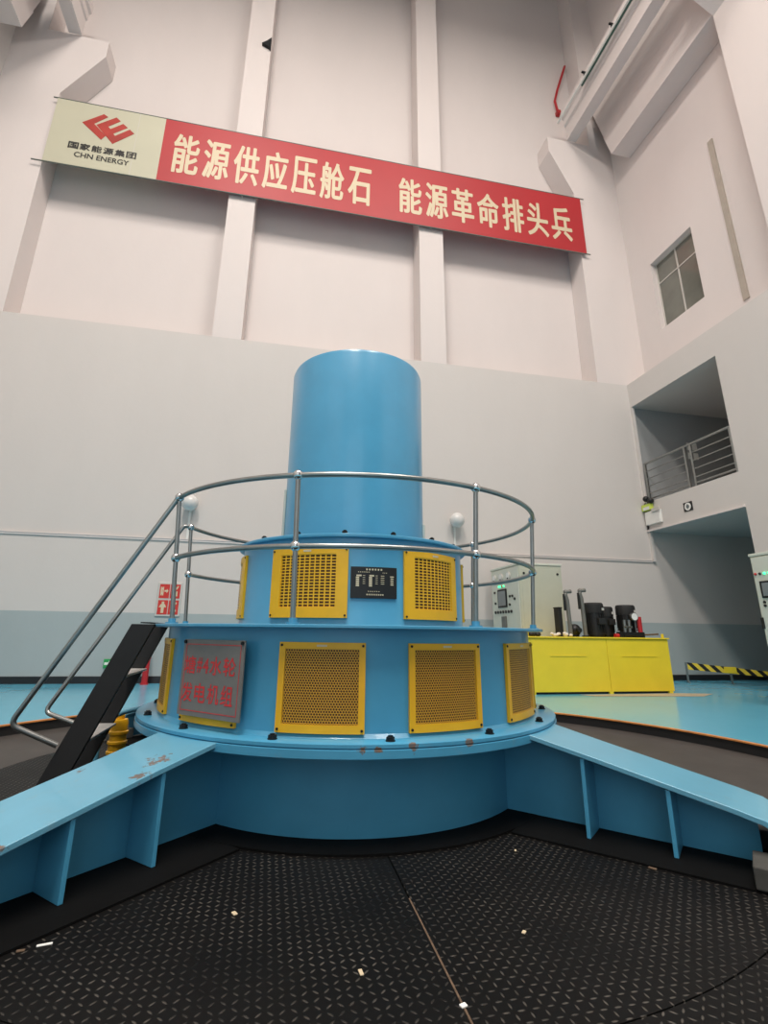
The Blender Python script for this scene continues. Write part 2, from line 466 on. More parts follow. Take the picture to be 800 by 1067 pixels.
# fill triangles at the four floor corners are covered by the walls' feet; the pit itself:
mb = MB(); mb.cyl(AX, AY, RP + 0.03, -0.2, -0.14, 128); struct(mb.build('pit_floor', 'pit'))
mb = MB(); mb.lathe(AX, AY, [(RP - 0.0, -0.139), (RP + 0.05, -0.139), (RP + 0.05, -0.012), (RP - 0.0, -0.012)], 160)
struct(mb.build('trim_1', 'black_matt', smooth=40))          # black face of the pit kerb
mb = MB(); mb.lathe(AX, AY, [(RP - 0.02, -0.011), (RP + 0.045, -0.011), (RP + 0.045, 0.006), (RP - 0.02, 0.006)], 160)
struct(mb.build('trim_2', 'orange', smooth=40))              # worn orange edge angle around the pit
mb = MB(); mb.lathe(AX, AY, [(3.26, -0.139), (3.33, -0.139), (3.33, -0.013), (3.26, -0.013)], 128)
struct(mb.build('trim_3', 'black_matt', smooth=40))          # ring that carries the cover plates

# back wall: thick lower wall, recessed upper wall
mb = MB(); mb.box(XL - 0.9, 17.2, YF, YR, 0, ZL)
struct(mb.build('wall_back', 'wall'))
mb = MB(); mb.box(X0 - 0.3, X1 + 0.3, YR, YR + 0.3, ZL + 0.001, 32.5); struct(mb.build('wall_back_upper', 'wallup'))
# right lower wall with two recesses
OY = 10.9
mb = MB()
mb.box(XR, 13.2, YB, OY, 0, ZL)                 # solid part nearer the camera
mb.box(XR, 13.2, OY, YF, 9.22, ZL)              # above the balcony
mb.box(XR, 17.0, OY, YF, 4.66, 5.65)            # floor slab between the recesses
mb.box(13.2, 17.0, OY - 0.3, OY, 0, ZL)         # side wall of the recesses
mb.box(17.0, 17.2, OY - 0.3, YF, 0, ZL)         # end wall of the recesses
mb.box(13.2, 17.0, OY, YF, 9.22, ZL)            # ceiling of the balcony
struct(mb.build('wall_right', 'wall'))
WY0, WY1, WZ0, WZ1 = 11.6, 13.51, 11.9, 14.71    # window opening
mb = MB()
mb.box(X1, X1 + 0.4, YB, WY0, ZL, 32.5); mb.box(X1, X1 + 0.4, WY1, YR, ZL, 32.5)
mb.box(X1, X1 + 0.4, WY0, WY1, ZL, WZ0); mb.box(X1, X1 + 0.4, WY0, WY1, WZ1, 32.5)
o = struct(mb.build('wall_right_upper', 'wallup'))
mb = MB(); mb.box(XL - 0.85, XL, YB, YF, 0, ZL); mb.box(X0 - 0.3, X0, YB, YR, ZL, 32.5)
struct(mb.build('wall_left', 'wall'))
mb = MB(); mb.box(X0 - 0.3, X1 + 0.4, YB, YR + 0.3, 32.5, 32.8)
for y in (-6, -1, 4, 9, 13.2): mb.box(X0, X1, y, y + 0.5, 31.5, 32.5)
struct(mb.build('ceiling', 'ceil'))

# pilasters on the recessed upper back wall
for i, (xa, xb) in enumerate(((-2.35, -1.46), (4.45, 5.36))):
    mb = MB(); mb.box(xa, xb, YF, YR, ZL, 32.5); struct(mb.build('trim_%d' % (4 + i), 'wallup'))
# corner columns with haunches that carry the crane girders
def corner_column(name, mir):
    f = (lambda x: 2 * CEN - x) if mir else (lambda x: x)
    xe = 11.3 if mir else 11.1
    poly = [(13.15, ZL), (xe, ZL), (xe, 18.75), (10.17, 20.82), (10.17, 21.56), (12.15, 21.56), (12.15, 32.5), (13.15, 32.5)]
    mb = MB(); mb.prism([(f(x), z) for x, z in poly], XZ, YF, YR - 0.01)
    return struct(mb.build(name, 'wallup'))
corner_column('trim_6', False); corner_column('trim_7', True)
def side_column(name, mir, ya, yb):
    f = (lambda x: 2 * CEN - x) if mir else (lambda x: x)
    poly = [(13.14, ZL), (12.3, ZL), (12.3, 19.9), (10.4, 21.5), (10.4, 21.56), (12.3, 21.56), (12.3, 32.5), (13.14, 32.5)]
    mb = MB(); mb.prism([(f(x), z) for x, z in poly], XZ, ya, yb)
    return struct(mb.build(name, 'wallup'))
n = 8
for mir in (False, True):
    for ya, yb in ((6.6, 8.65), (-1.5, 0.5)):
        side_column('trim_%d' % n, mir, ya, yb); n += 1
# ring beams high on the side walls (ends cut on the slant)
def side_beam(name, mir, ya, yb):
    f = (lambda x: 2 * CEN - x) if mir else (lambda x: x)
    vs = []
    mb = MB()
    prof = [(13.14, 20.0, yb), (12.3, 20.0, yb), (12.3, 21.2, yb + 0.3), (12.34, 21.25, yb + 0.32), (12.34, 23.9, yb + 0.95), (13.14, 23.9, yb + 0.95)]
    mb.add([(f(x), ya, z) for x, z, y in prof] + [(f(x), y, z) for x, z, y in prof],
           [tuple(range(6)), tuple(range(6, 12))[::-1]] + [(i, (i + 1) % 6, 6 + (i + 1) % 6, 6 + i) for i in range(6)])
    return struct(mb.build(name, 'wallup'))
side_beam('trim_12', False, 8.65, 13.6); side_beam('trim_13', True, 8.65, 13.6)
side_beam('trim_14', False, 0.5, 5.82); side_beam('trim_15', True, 0.5, 5.82)
# crane runway girders along both side walls
def girder(name, mir):
    f = (lambda x: 2 * CEN - x) if mir else (lambda x: x)
    poly = [(11.07, 21.58), (11.5, 21.58), (11.5, 23.1), (10.93, 23.1), (10.93, 22.72), (11.01, 22.66), (11.01, 22.36), (11.07, 22.3)]
    mb = MB(); mb.prism([(f(x), z) for x, z in poly], XZ, YB + 0.5, YF - 0.02)
    return struct(mb.build(name, 'wallup'))
girder('trim_16', False); girder('trim_17', True)
# thin string course with a cable on the back wall, black skirting, corner strip
mb = MB(); mb.box(XL, XR - 0.02, YF - 0.035, YF, 3.64, 3.69); mb.box(XL, XR - 0.02, YF - 0.05, YF, 3.69, 3.705)
struct(mb.build('trim_18', 'wallup'))
mb = MB(); mb.box(XL, 16.98, YF - 0.02, YF, 0, 0.17); struct(mb.build('baseboard_back', 'tile'))
mb = MB(); mb.box(XR, XR + 0.09, YF - 0.09, YF, 4.62, 9.21); mb.box(XR, XR + 0.09, YF - 0.09, YF, 3.66, 4.62)
struct(mb.build('trim_19', 'wall'))
mb = MB(); mb.box(XR - 0.05, XR, OY, YF, 4.655, 4.72); struct(mb.build('trim_20', 'wallup'))   # lip under the slab
mb = MB(); mb.box(X1 - 0.05, X1, 10.18, 10.36, 10.85, 16.95); struct(mb.build('trim_21', paint('beige_shade_strip', (170, 160, 149), 0.7)))  # shade band on the upper wall, built and coloured as a darker strip
mb = MB()
mb.add([(7.1, 11.3, 0.004), (9.8, 11.38, 0.004), (10.6, 11.2, 0.004), (9.9, 10.75, 0.004), (7.3, 11.0, 0.004)], [(0, 1, 2, 3, 4)])
struct(mb.build('trim_22', 'tan'))                            # tan strip on the floor along the oil tank

mb = MB(); mb.box(XR + 0.1, 16.99, YF - 0.006, YF, 5.66, 9.21); struct(mb.build('trim_25', 'recess_shade'))    # thin sheet with the balcony recess shade put into its grey colour

# window high on the right wall
w = bpy.data.objects.new('window_1', None); COL.objects.link(w); w.location = (X1, (WY0 + WY1) / 2, WZ0); struct(w)
mb = MB(); t = 0.05; xx0, xx1 = X1 + 0.2, X1 + 0.26
mb.box(xx0, xx1, WY0, WY1, WZ0, WZ0 + t); mb.box(xx0, xx1, WY0, WY1, WZ1 - t, WZ1)
mb.box(xx0, xx1, WY0, WY0 + t, WZ0 + t, WZ1 - t); mb.box(xx0, xx1, WY1 - t, WY1, WZ0 + t, WZ1 - t)
ym = (WY0 + WY1) / 2; zm = 13.85
mb.box(xx0, xx1, ym - t / 2, ym + t / 2, WZ0 + t, WZ1 - t)
mb.box(xx0, xx1, WY0 + t, ym - t / 2, zm - t / 2, zm + t / 2); mb.box(xx0, xx1, ym + t / 2, WY1 - t, zm - t / 2, zm + t / 2)
mb.build('window_frame', 'frame', w)
mb = MB(); mb.box(xx0 + 0.02, xx0 + 0.035, WY0, WY1, WZ0, WZ1); mb.build('window_glass', 'glass', w)

# ------------------------------------------------------------------ generator
RD, RF, RT, RU, RC = 1.735, 1.918, 1.585, 1.125, 0.745
gen = thing('turbine_generator', 'large sky blue hydro turbine generator of stacked drums with yellow vents and splayed arms', 'generator', (AX, AY, 0))
def disc(name, mat, prof, n=128, smooth=35, parent=gen):
    mb = MB(); mb.lathe(AX, AY, prof, n); return mb.build(name, mat, parent, smooth)
# black foundation plate: a round plate with a strip under each arm
fo = [(1.8 * cos(i * 2 * pi / 96), 1.8 * sin(i * 2 * pi / 96)) for i in range(96)]
mb = MB(); mb.lathe(AX, AY, [(1.3, 0.001), (1.82, 0.001), (1.82, 0.014), (1.3, 0.014)], 128)
ARM_AZ = (-134.6, -46.6, 43.4, 135.4)
for az in ARM_AZ:
    a = radians(az); d = Vector((cos(a), sin(a), 0)); nn = Vector((-sin(a), cos(a), 0))
    c = Vector((AX, AY, 0.007)) + d * 2.5
    mb.obox(c, d, nn, (0, 0, 1), 0.72, 0.47, 0.0055)
mb.build('foundation_plate', 'basepl', gen, 30)
disc('lower_drum', 'blue', [(RT - 0.05, 0.014), (RT, 0.014), (RT, 0.50), (RT - 0.05, 0.50)])
disc('flange_ring', 'blue_rim', [(1.5, 0.50), (RF, 0.545), (RF + 0.004, 0.55), (RF + 0.004, 0.598), (RF - 0.006, 0.602), (1.5, 0.602)])
disc('flange_plate', 'blue_rim', [(1.5, 0.606), (RF - 0.004, 0.606), (RF, 0.61), (RF, 0.63), (RF - 0.006, 0.634), (1.5, 0.634)])
disc('housing_drum', 'blue', [(RD - 0.08, 0.634), (RD + 0.02, 0.634), (RD, 0.66), (RD, 1.326), (RD - 0.08, 1.326)])
disc('platform_plate', 'blue', [(0.9, 1.326), (1.862, 1.326), (1.868, 1.33), (1.868, 1.346), (1.862, 1.35), (0.9, 1.35)])
disc('upper_drum', 'blue', [(RU - 0.06, 1.35), (RU + 0.012, 1.35), (RU, 1.37), (RU, 2.075), (RU - 0.06, 2.075)])
disc('upper_cover', 'blue', [(0.3, 2.076), (1.168, 2.076), (1.175, 2.082), (1.175, 2.1), (1.168, 2.106), (0.3, 2.106)])
disc('top_cylinder', 'blue', [(0.02, 2.106), (RC, 2.106), (RC, 4.10), (RC - 0.012, 4.135), (RC - 0.04, 4.147), (0.02, 4.15)])
mb = MB(); mb.cyl(AX + 0.05, AY - 0.60, 0.02, 4.147, 4.17, 12); mb.build('lifting_plug', 'bolt', gen, 40)
# small grey cover boxes low on the sides of the top cylinder
for a_0, a_1, z_0, z_1 in ((166, 186, 2.19, 2.75), (-24, -6, 2.17, 2.40)):
    mb = MB(); arc_box(mb, AX, AY, RC + 0.001, RC + 0.022, radians(a_0), radians(a_1), z_0, z_1, 8); mb.build('side_cover', 'grey', gen, 30, 0.004)

def bolt_mesh(parent, name, x, y, z, r=0.026, h=0.034):
    mb = MB(); mb.cyl(x, y, r * 1.15, z, z + 0.006, 14)
    mb.cyl(x, y, r, z + 0.006, z + 0.006 + h, 6); mb.cyl(x, y, r * 0.6, z + 0.006 + h, z + 0.014 + h, 10)
    return mb.build(name, 'bolt', parent, 35)
b0 = None
def copy_part(src, parent, dx, dy, dz, rot=0.0):
    c = src.copy(); COL.objects.link(c); c.parent = parent; c.location = (dx, dy, dz); c.rotation_euler = (0, 0, rot)
    return c
def ring_of_bolts(name, r, z, azs, size=0.028, h=0.02):
    first = None
    for az in azs:
        a = radians(az); x, y = AX + r * cos(a), AY + r * sin(a)
        if first is None: first = bolt_mesh(gen, name, x, y, z, size, h); fx, fy = x, y
        else: copy_part(first, gen, x - fx, y - fy, 0)
ring_of_bolts('flange_bolt', 1.835, 0.634, [-162.5 + 24 * i for i in range(15)])
ring_of_bolts('cover_bolt', 1.095, 2.106, [-125.5 + 22.5 * i for i in range(16)], 0.024, 0.026)

def vent(az, hw, rr, z0, z1, border_s, border_t, border_b, mat, z0g=None):
    a0, a1 = radians(az - hw), radians(az + hw); g0, g1 = a0 + border_s / rr, a1 - border_s / rr
    mb = MB(); ri, ro = rr + 0.001, rr + 0.026
    arc_box(mb, AX, AY, ri, ro, a0, a1, z0, z0 + border_b, 12); arc_box(mb, AX, AY, ri, ro, a0, a1, z1 - border_t, z1, 12)
    arc_box(mb, AX, AY, ri, ro, a0, g0, z0 + border_b, z1 - border_t, 3); arc_box(mb, AX, AY, ri, ro, g1, a1, z0 + border_b, z1 - border_t, 3)
    fr = mb.build('vent_panel', 'yellow', gen, 30)
    gm = arc_sheet('perforated_sheet', mat, fr, AX, AY, rr + 0.021, g0, g1, z0 + border_b, z1 - border_t)
    mb = MB(); arc_box(mb, AX, AY, rr + 0.0005, rr + 0.003, g0, g1, z0 + border_b, z1 - border_t, 12); mb.build('dark_backing', 'inside_shade', fr, 30)  # dark backing sheet paints the unlit inside; the drum is not cut
    mb = MB(); am = (a0 + a1) / 2
    arc_box(mb, AX, AY, ro, ro + 0.002, am - 0.035 / rr, am + 0.035 / rr, z1 - border_t * 0.65, z1 - border_t * 0.35, 2); mb.build('maker_tag', 'letter', fr)
    for aa in (a0 + 0.018 / rr, a1 - 0.018 / rr):
        for zz in (z0 + 0.02, z1 - 0.02):
            mb = MB(); d = Vector((cos(aa), sin(aa), 0)); c = Vector((AX, AY, zz)) + d * ro
            mb.rod(c, c + d * 0.006, 0.009, 8); mb.build('screw', 'bolt', fr)
    return fr
for i in range(12):
    az = -165.3 + 30 * i
    az = {0: -165.3, 1: -135.2, 2: -105.4, 3: -75.8, 4: -45.4}.get(i, az)
    vent(az, 9.8, RD, 0.662, 1.232, 0.043, 0.043, 0.052, 'hexmesh')
for i in range(6):
    vent(-179 + 60 * i if i != 1 else -118.8, 17.9 if i != 2 else 17.4, RU, 1.412, 1.99, 0.10, 0.055, 0.085, 'slotmesh')

# rating plate between the two upper vents
mb = MB(); arc_box(mb, AX, AY, RU + 0.001, RU + 0.012, radians(-99.8), radians(-79.8), 1.572, 1.83, 8)
npl = mb.build('rating_plate', 'black', gen, 30)
npl['label'] = 'black rating plate with pale engraved text'
mb = MB()
def on_drum(r, az, z): a = radians(az); return Vector((AX + r * cos(a), AY + r * sin(a), z))
def mark(az, z, w_, h_):
    hw = math.degrees(w_ / 2 / RU); arc_box(mb, AX, AY, RU + 0.0125, RU + 0.0135, radians(az - hw), radians(az + hw), z - h_ / 2, z + h_ / 2, 2)
for i in range(6): mark(-93.0 + 1.25 * i, 1.808, 0.013, 0.014)
for i in range(7): mark(-96.5 + 0.75 * i, 1.786, 0.007, 0.007)
for i in range(3): mark(-86 + 0.75 * i, 1.783, 0.007, 0.006)
for j in range(6):
    z = 1.757 - 0.0165 * j
    mark(-96.9 + (0.6 if j == 0 else 0), z, 0.042 if j == 0 else 0.026, 0.013)
    mark(-91.4 + (0.5 if j == 0 else 0), z, 0.04 if j == 0 else 0.026, 0.013)
    if j < 5:
        mark(-86.2, z, 0.03, 0.005); mark(-82.0, z - 0.004, 0.026 if j else 0.032, 0.009)
        mark(-88.8, z, 0.02, 0.004); mark(-94.2, z, 0.02, 0.004)
for i in range(6): mark(-92.2 + 0.9 * i, 1.628, 0.008, 0.007)
for i in range(9): mark(-92.8 + 0.85 * i, 1.602, 0.009, 0.012)
mb.build('plate_lettering', 'letter', npl)

# four splayed arms: sloping top plate bent down at the end, upright web, triangular-cut stiffeners
def ztop(r): return 0.606 - 0.2205 * (r - 1.88)
def arm(az):
    a = radians(az); d = Vector((cos(a), sin(a), 0)); nn = Vector((-sin(a), cos(a), 0)); O = Vector((AX, AY, 0))
    hw = 0.285; th = 0.032
    # top plate as a bent strip
    pr = [(1.70, ztop(1.88)), (1.90, ztop(1.90))] + [(r, ztop(r)) for r in (2.3, 2.7, 3.1)] + [(3.19, ztop(3.19) - 0.004)] + \
         [(3.19 + 0.10 * sin(t), ztop(3.19) - 0.106 + 0.10 * cos(t)) for t in (0.35, 0.7, 1.05, 1.3, 1.57)] + [(3.292, 0.015)]
    n_ = len(pr); low = []
    for i, (r, z) in enumerate(pr):
        p0 = pr[max(0, i - 1)]; p1 = pr[min(n_ - 1, i + 1)]
        tx, tz = p1[0] - p0[0], p1[1] - p0[1]; L = sqrt(tx * tx + tz * tz); low.append((r + tz / L * th, z - tx / L * th))
    mb = MB(); vs = []
    def w_at(r): return hw + max(0, 1.95 - r) * 0.35
    for (r, z), (r2, z2) in zip(pr, low):
        w_ = w_at(r)
        vs += [O + d * r + nn * w_ + Vector((0, 0, z)), O + d * r - nn * w_ + Vector((0, 0, z)),
               O + d * r2 - nn * w_ + Vector((0, 0, z2)), O + d * r2 + nn * w_ + Vector((0, 0, z2))]
    fs = []
    for i in range(n_ - 1):
        for q in range(4): fs.append((i * 4 + q, i * 4 + (q + 1) % 4, i * 4 + 4 + (q + 1) % 4, i * 4 + 4 + q))
    fs += [(0, 1, 2, 3), tuple((n_ - 1) * 4 + q for q in (3, 2, 1, 0))]
    mb.add(vs, fs); ap = mb.build('support_arm', 'blue_arm', gen, 50, 0.004)
    # web
    mb = MB(); tw = 0.02; rs = (1.56, 1.9, 2.5, 3.18)
    top_ = [ztop(max(r, 1.88)) - th - 0.003 for r in rs]
    vs = []
    for r, z in zip(rs, top_):
        for s_ in (-1, 1):
            vs += [O + d * r + nn * (s_ * tw) + Vector((0, 0, 0.013)), O + d * r + nn * (s_ * tw) + Vector((0, 0, z))]
    fs = []
    for i in range(3):
        o_ = i * 4; p_ = o_ + 4
        fs += [(o_, p_, p_ + 1, o_ + 1), (o_ + 2, o_ + 3, p_ + 3, p_ + 2), (o_ + 1, p_ + 1, p_ + 3, o_ + 3), (o_, o_ + 2, p_ + 2, p_)]
    fs += [(0, 1, 3, 2), (12, 14, 15, 13)]
    mb.add(vs, fs); mb.build('arm_web', 'blue', ap)
    for r in (2.24, 2.745):
        for s_ in (-1, 1):
            z = ztop(r) - th - 0.004
            mb = MB(); tr = 0.013
            def cor(rr, w_, zz): return O + d * rr + nn * (s_ * w_) + Vector((0, 0, zz))
            ins, out = tw + 0.001, hw - 0.012
            mb.hexa([cor(r - tr, ins, 0.013), cor(r + tr, ins, 0.013), cor(r + tr, out, 0.013), cor(r - tr, out, 0.013),
                     cor(r - tr, ins, z), cor(r + tr, ins, z - 0.004), cor(r + tr, out, z - 0.004), cor(r - tr, out, z)])
            mb.build('stiffener_rib', 'blue', ap, bevel=0.003)
    for s_ in (-1, 1):
        mb = MB(); c = O + d * 3.265 + nn * (s_ * 0.345) + Vector((0, 0, 0.07)); mb.obox(c, d, nn, (0, 0, 1), 0.13, 0.135, 0.055)
        mb.build('anchor_block', 'concrete', ap, bevel=0.008)
    return ap
for az in ARM_AZ: arm(az)

# ------------------------------------------------------------------ tread plates around the generator
def sector(name, a0, a1, mat, label, r0=1.6, r1=3.345, gap=0.005):
    mb = MB(); n_ = max(12, int((a1 - a0) / 2.5))
    g0 = math.degrees(gap / 2.6)
    arc_box(mb, AX, AY, r0, r1, radians(a0 + g0), radians(a1 - g0), -0.012, 0.0, n_)
    o = mb.build(name, mat); tag(o, label, 'floor plate', 'tread plates around the generator'); return o
sector('tread_plate', -134.6, -90.8, 'plate_a', 'black tread plate in the foreground left of the dusty seam')
sector('tread_plate', -90.8, -46.6, 'plate_b', 'black tread plate in the foreground right of the dusty seam')
sector('tread_plate', -46.6, 43.4, 'plate_b', 'dark tread plate behind the right front blue arm')
sector('tread_plate', 135.4, 225.4, 'plate_a', 'dark tread plate under the foot of the black stair')
sector('tread_plate', 43.4, 135.4, 'plate_a', 'dark tread plate hidden behind the blue generator')
sector('tread_plate', -91.5, -46.0, 'plate_a', 'outer black tread plate beyond the curved joint in the bottom right corner', 3.352, 5.40)
sector('tread_plate', -136, -91.6, 'plate_b', 'outer black tread plate ahead of the left blue arm at the bottom edge', 3.352, 5.40)
mb = MB(); mb.lathe(AX, AY, [(3.36, -0.139), (3.42, -0.139), (3.42, -0.013), (3.36, -0.013)], 64, radians(-136), radians(-46)); struct(mb.build('trim_24', 'black_matt'))
mb = MB()
for az in (-90.8,):
    a = radians(az); d = Vector((cos(a), sin(a), 0)); nn = Vector((-sin(a), cos(a), 0))
    mb.obox(Vector((AX, AY, -0.004)) + d * 2.84, d, nn, (0, 0, 1), 0.5, 0.004, 0.005)
struct(mb.build('trim_23', 'dirt'))

# ------------------------------------------------------------------ guard railing on the platform
rail = thing('guard_railing', 'grey steel tube railing with ball joints round the generator platform', 'railing', (AX, AY, 1.35))
def ringpt(r, az, z): a = radians(az); return Vector((AX + r * cos(a), AY + r * sin(a), z))
AZ0, AZ1 = -154.5, 162.0
ZT, ZM, RTOP, RMID, RBOT = 2.411, 1.887, 1.854, 1.822, 1.79
for nm, r, z in (('top_rail', RTOP, ZT), ('mid_rail', RMID, ZM)):
    mb = MB(); mb.tube([ringpt(r, AZ0 + (AZ1 - AZ0) * i / 120, z) for i in range(121)], 0.021, 12); mb.build(nm, 'steel', rail, 40)
for az in (-154.5, -112.1, -67.9, -24.0, 25.0, 70.0, 116.0, 162.0):
    mb = MB(); mb.tube([ringpt(RBOT, az, 1.352), ringpt(RMID, az, ZM), ringpt(RTOP, az, ZT)], 0.019, 12)
    p = mb.build('post', 'steel', rail, 40)
    for r, z in ((RTOP, ZT), (RMID, ZM)):
        mb = MB(); mb.ball(ringpt(r, az, z), 0.04, 16, 10); mb.build('ball_joint', 'chrome', p, 60)
    mb = MB(); c = ringpt(RBOT, az, 1.35); mb.cyl(c.x, c.y, 0.05, 1.35, 1.362, 20); mb.cyl(c.x, c.y, 0.03, 1.362, 1.392, 16)
    mb.build('post_base', 'blue', p, 40)

# ------------------------------------------------------------------ stair up to the platform
stair = thing('steel_stair', 'steep black steel stair with tube handrails climbing to the generator platform', 'stair', (-1.7, 5.2, 0))
def sx(z): return -1.115 - 0.43 * (1.35 - z)
for y, wx, ox in ((4.74, 0.185, 0.0), (5.60, 0.19, -0.05)):
    mb = MB(); z1, z0 = 1.345, 0.0
    t_ = 0.03
    mb.hexa([(sx(z0) + ox, y - t_, z0), (sx(z0) + ox + wx, y - t_, z0), (sx(z0) + ox + wx, y + t_, z0), (sx(z0) + ox, y + t_, z0),
             (sx(z1) + ox, y - t_, z1), (sx(z1) + ox + wx, y - t_, z1), (sx(z1) + ox + wx, y + t_, z1), (sx(z1) + ox, y + t_, z1)])
    mb.build('stringer', 'black_matt', stair, bevel=0.004)
for z in (0.94, 0.46):
    mb = MB(); mb.box(sx(z) + 0.0, sx(z) + 0.17, 4.772, 5.568, z - 0.02, z); mb.build('tread', 'tread', stair, bevel=0.004)
mb = MB(); mb.box(-1.05, -0.97, 4.72, 5.62, 1.352, 1.362); mb.build('landing_edge', 'black_matt', stair)
def bend(pts, r=0.07, n_=6):
    """rounds the inner corners of a path"""
    pts = [Vector(p) for p in pts]; out = [pts[0]]
    for i in range(1, len(pts) - 1):
        a = (pts[i - 1] - pts[i]); b = (pts[i + 1] - pts[i]); ra = min(r, a.length * 0.45, b.length * 0.45)
        p0 = pts[i] + a.normalized() * ra; p1 = pts[i] + b.normalized() * ra
        for k_ in range(n_ + 1):
            t_ = k_ / n_; out.append(p0 * (1 - t_) ** 2 + pts[i] * 2 * t_ * (1 - t_) + p1 * t_ ** 2)
    out.append(pts[-1]); return out
e0 = ringpt(RTOP, AZ0, ZT); e1 = ringpt(RTOP, AZ1, ZT)
for pts in ([e0 + Vector((-0.02, 0, -0.02)), (-1.845, 4.62, 0.605), (-1.52, 4.70, 0.44)],
            [e1 + Vector((-0.0, 0, 0)), (-0.99, 5.87, 2.42), (-2.03, 5.78, 0.535), (-1.56, 5.64, 0.40)]):
    mb = MB(); mb.tube(bend(pts), 0.021, 12); mb.build('handrail', 'steel', stair, 40)

# ------------------------------------------------------------------ stainless unit sign on the housing
az = -135.0; a = radians(az); d = Vector((cos(a), sin(a), 0)); nn = Vector((-sin(a), cos(a), 0)); upv = Vector((0, 0, 1))
sc_ = Vector((AX, AY, 0)) + d * 1.785 + nn * 0.068
sign = thing('unit_sign', 'brushed steel sign plate with red characters hung on the blue housing', 'sign', tuple(sc_ + upv * 0.69))
hw = 0.33; z0, z1 = 0.712, 1.236
mb = MB(); mb.obox(sc_ + upv * ((z0 + z1) / 2), nn, d, upv, hw, 0.006, (z1 - z0) / 2); mb.build('sign_plate', 'signsteel', sign, bevel=0.002)
fr = 0.0075
mb = MB()
for s_ in (-1, 1): mb.obox(sc_ + nn * (s_ * (hw - 0.035)) + upv * ((z0 + z1) / 2) + d * fr, nn, d, upv, 0.0025, 0.0005, (z1 - z0) / 2 - 0.035)
for zz in (z0 + 0.035, z1 - 0.035): mb.obox(sc_ + upv * zz + d * fr, nn, d, upv, hw - 0.035, 0.0005, 0.0025)
mb.build('border_line', 'red_ink', sign)
mb = MB(); o_ = sc_ + d * 0.008
text_into(mb, '塘', o_ - nn * 0.295 + upv * 0.995, nn, upv, 0.125, 0.125, 0.012)
text_into(mb, '#', o_ - nn * 0.155 + upv * 1.005, nn, upv, 0.058, 0.105, 0.02)
text_into(mb, '4', o_ - nn * 0.088 + upv * 1.003, nn, upv, 0.062, 0.105, 0.02)
text_into(mb, '水', o_ - nn * 0.012 + upv * 0.995, nn, upv, 0.125, 0.125, 0.012)
text_into(mb, '轮', o_ + nn * 0.132 + upv * 0.995, nn, upv, 0.125, 0.125, 0.012)
mb.build('sign_lettering', 'red_ink', sign)
mb = MB()
for i, ch in enumerate('发电机组'):
    text_into(mb, ch, o_ + nn * (-0.295 + 0.142 * i) + upv * 0.805, nn, upv, 0.12, 0.13, 0.012)
mb.build('sign_lettering', 'red_ink', sign)
for s_ in (-1, 1):
    mb = MB(); c = sc_ + nn * (s_ * (hw - 0.02)) + upv * (z1 - 0.018) + d * 0.006; mb.rod(c, c + d * 0.012, 0.013, 10); mb.build('sign_bolt', 'bolt', sign)
    mb = MB(); c = sc_ + nn * (s_ * (hw - 0.05)) + upv * (z1 - 0.05) - d * 0.006; mb.rod(c, c - d * 0.012, 0.012, 10); mb.build('standoff', 'bolt', sign)

# ------------------------------------------------------------------ banner on the back wall
BY = 14.46
ban = thing('wall_banner', 'long red slogan banner with white logo end stretched high across the back wall', 'banner', (1.5, BY, 15.6))
BX0, BXS, BX1 = -8.136, -4.694, 11.242
mb = MB(); mb.box(BXS, BX1, BY, BY + 0.02, 15.658, 18.357); mb.build('red_cloth', 'red', ban)
mb = MB(); mb.box(BX0, BXS, BY, BY + 0.02, 15.658, 18.357); mb.build('cream_cloth', 'cream', ban)
mb = MB(); mb.box(-5.540, -5.524, BY - 0.002, BY, 15.658, 18.357); mb.build('cloth_seam', 'frame', ban)
mb = MB(); mb.rod((-8.452, BY + 0.01, 15.648), (11.405, BY + 0.01, 15.648), 0.022, 10); mb.build('bottom_pole', 'polegrey', ban)
mb = MB(); mb.rod((-8.269, BY + 0.01, 18.367), (11.405, BY + 0.01, 18.367), 0.022, 10); mb.build('top_pole', 'polegrey', ban)
for x in (-1.9, 4.9):
    for z in (15.648, 18.367):
        mb = MB(); mb.rod((x, BY + 0.01, z), (x, YF, z), 0.014, 8); mb.build('wall_bracket', 'frame', ban)
def slogan(body, x0, x1, z0, z1):
    mb = MB(); n_ = len(body); pitch = (x1 - x0 + 0.14) / n_
    for i, ch in enumerate(body):
        text_into(mb, ch, (x0 + pitch * i, BY - 0.006, z0), (1, 0, 0), (0, 0, 1), pitch - 0.14, z1 - z0, 0.03)
    return mb.build('slogan_lettering', 'letter', ban)
slogan('能源供应压舱石', -4.318, 2.597, 16.096, 17.797)
slogan('能源革命排头兵', 3.635, 10.713, 16.096, 17.715)
mb = MB()
for poly in ([(-7.250, 17.501), (-6.650, 18.021), (-6.507, 17.929), (-6.884, 17.532), (-6.466, 17.104), (-6.578, 16.901)],
             [(-6.812, 17.501), (-6.252, 17.980), (-6.100, 17.848), (-6.446, 17.522), (-6.364, 17.430), (-6.008, 17.756), (-5.845, 17.624), (-6.252, 17.257), (-6.181, 17.175), (-5.774, 17.562), (-5.611, 17.420), (-6.212, 16.819)]):
    mb.prism(poly, XZ, BY - 0.008, BY - 0.002)
mb.build('logo_mark', 'logo', ban)
mb = MB(); pitch = (7.505 - 5.417 + 0.04) / 6
for i, ch in enumerate('国家能源集团'):
    text_into(mb, ch, (-7.505 + pitch * i, BY - 0.006, 16.340), (1, 0, 0), (0, 0, 1), pitch - 0.04, 0.28, 0.03)
text_into(mb, 'CHN ENERGY', (-7.271, BY - 0.006, 16.020), (1, 0, 0), (0, 0, 1), 1.67, 0.214, 0.004)
mb.build('logo_lettering', 'ink', ban)

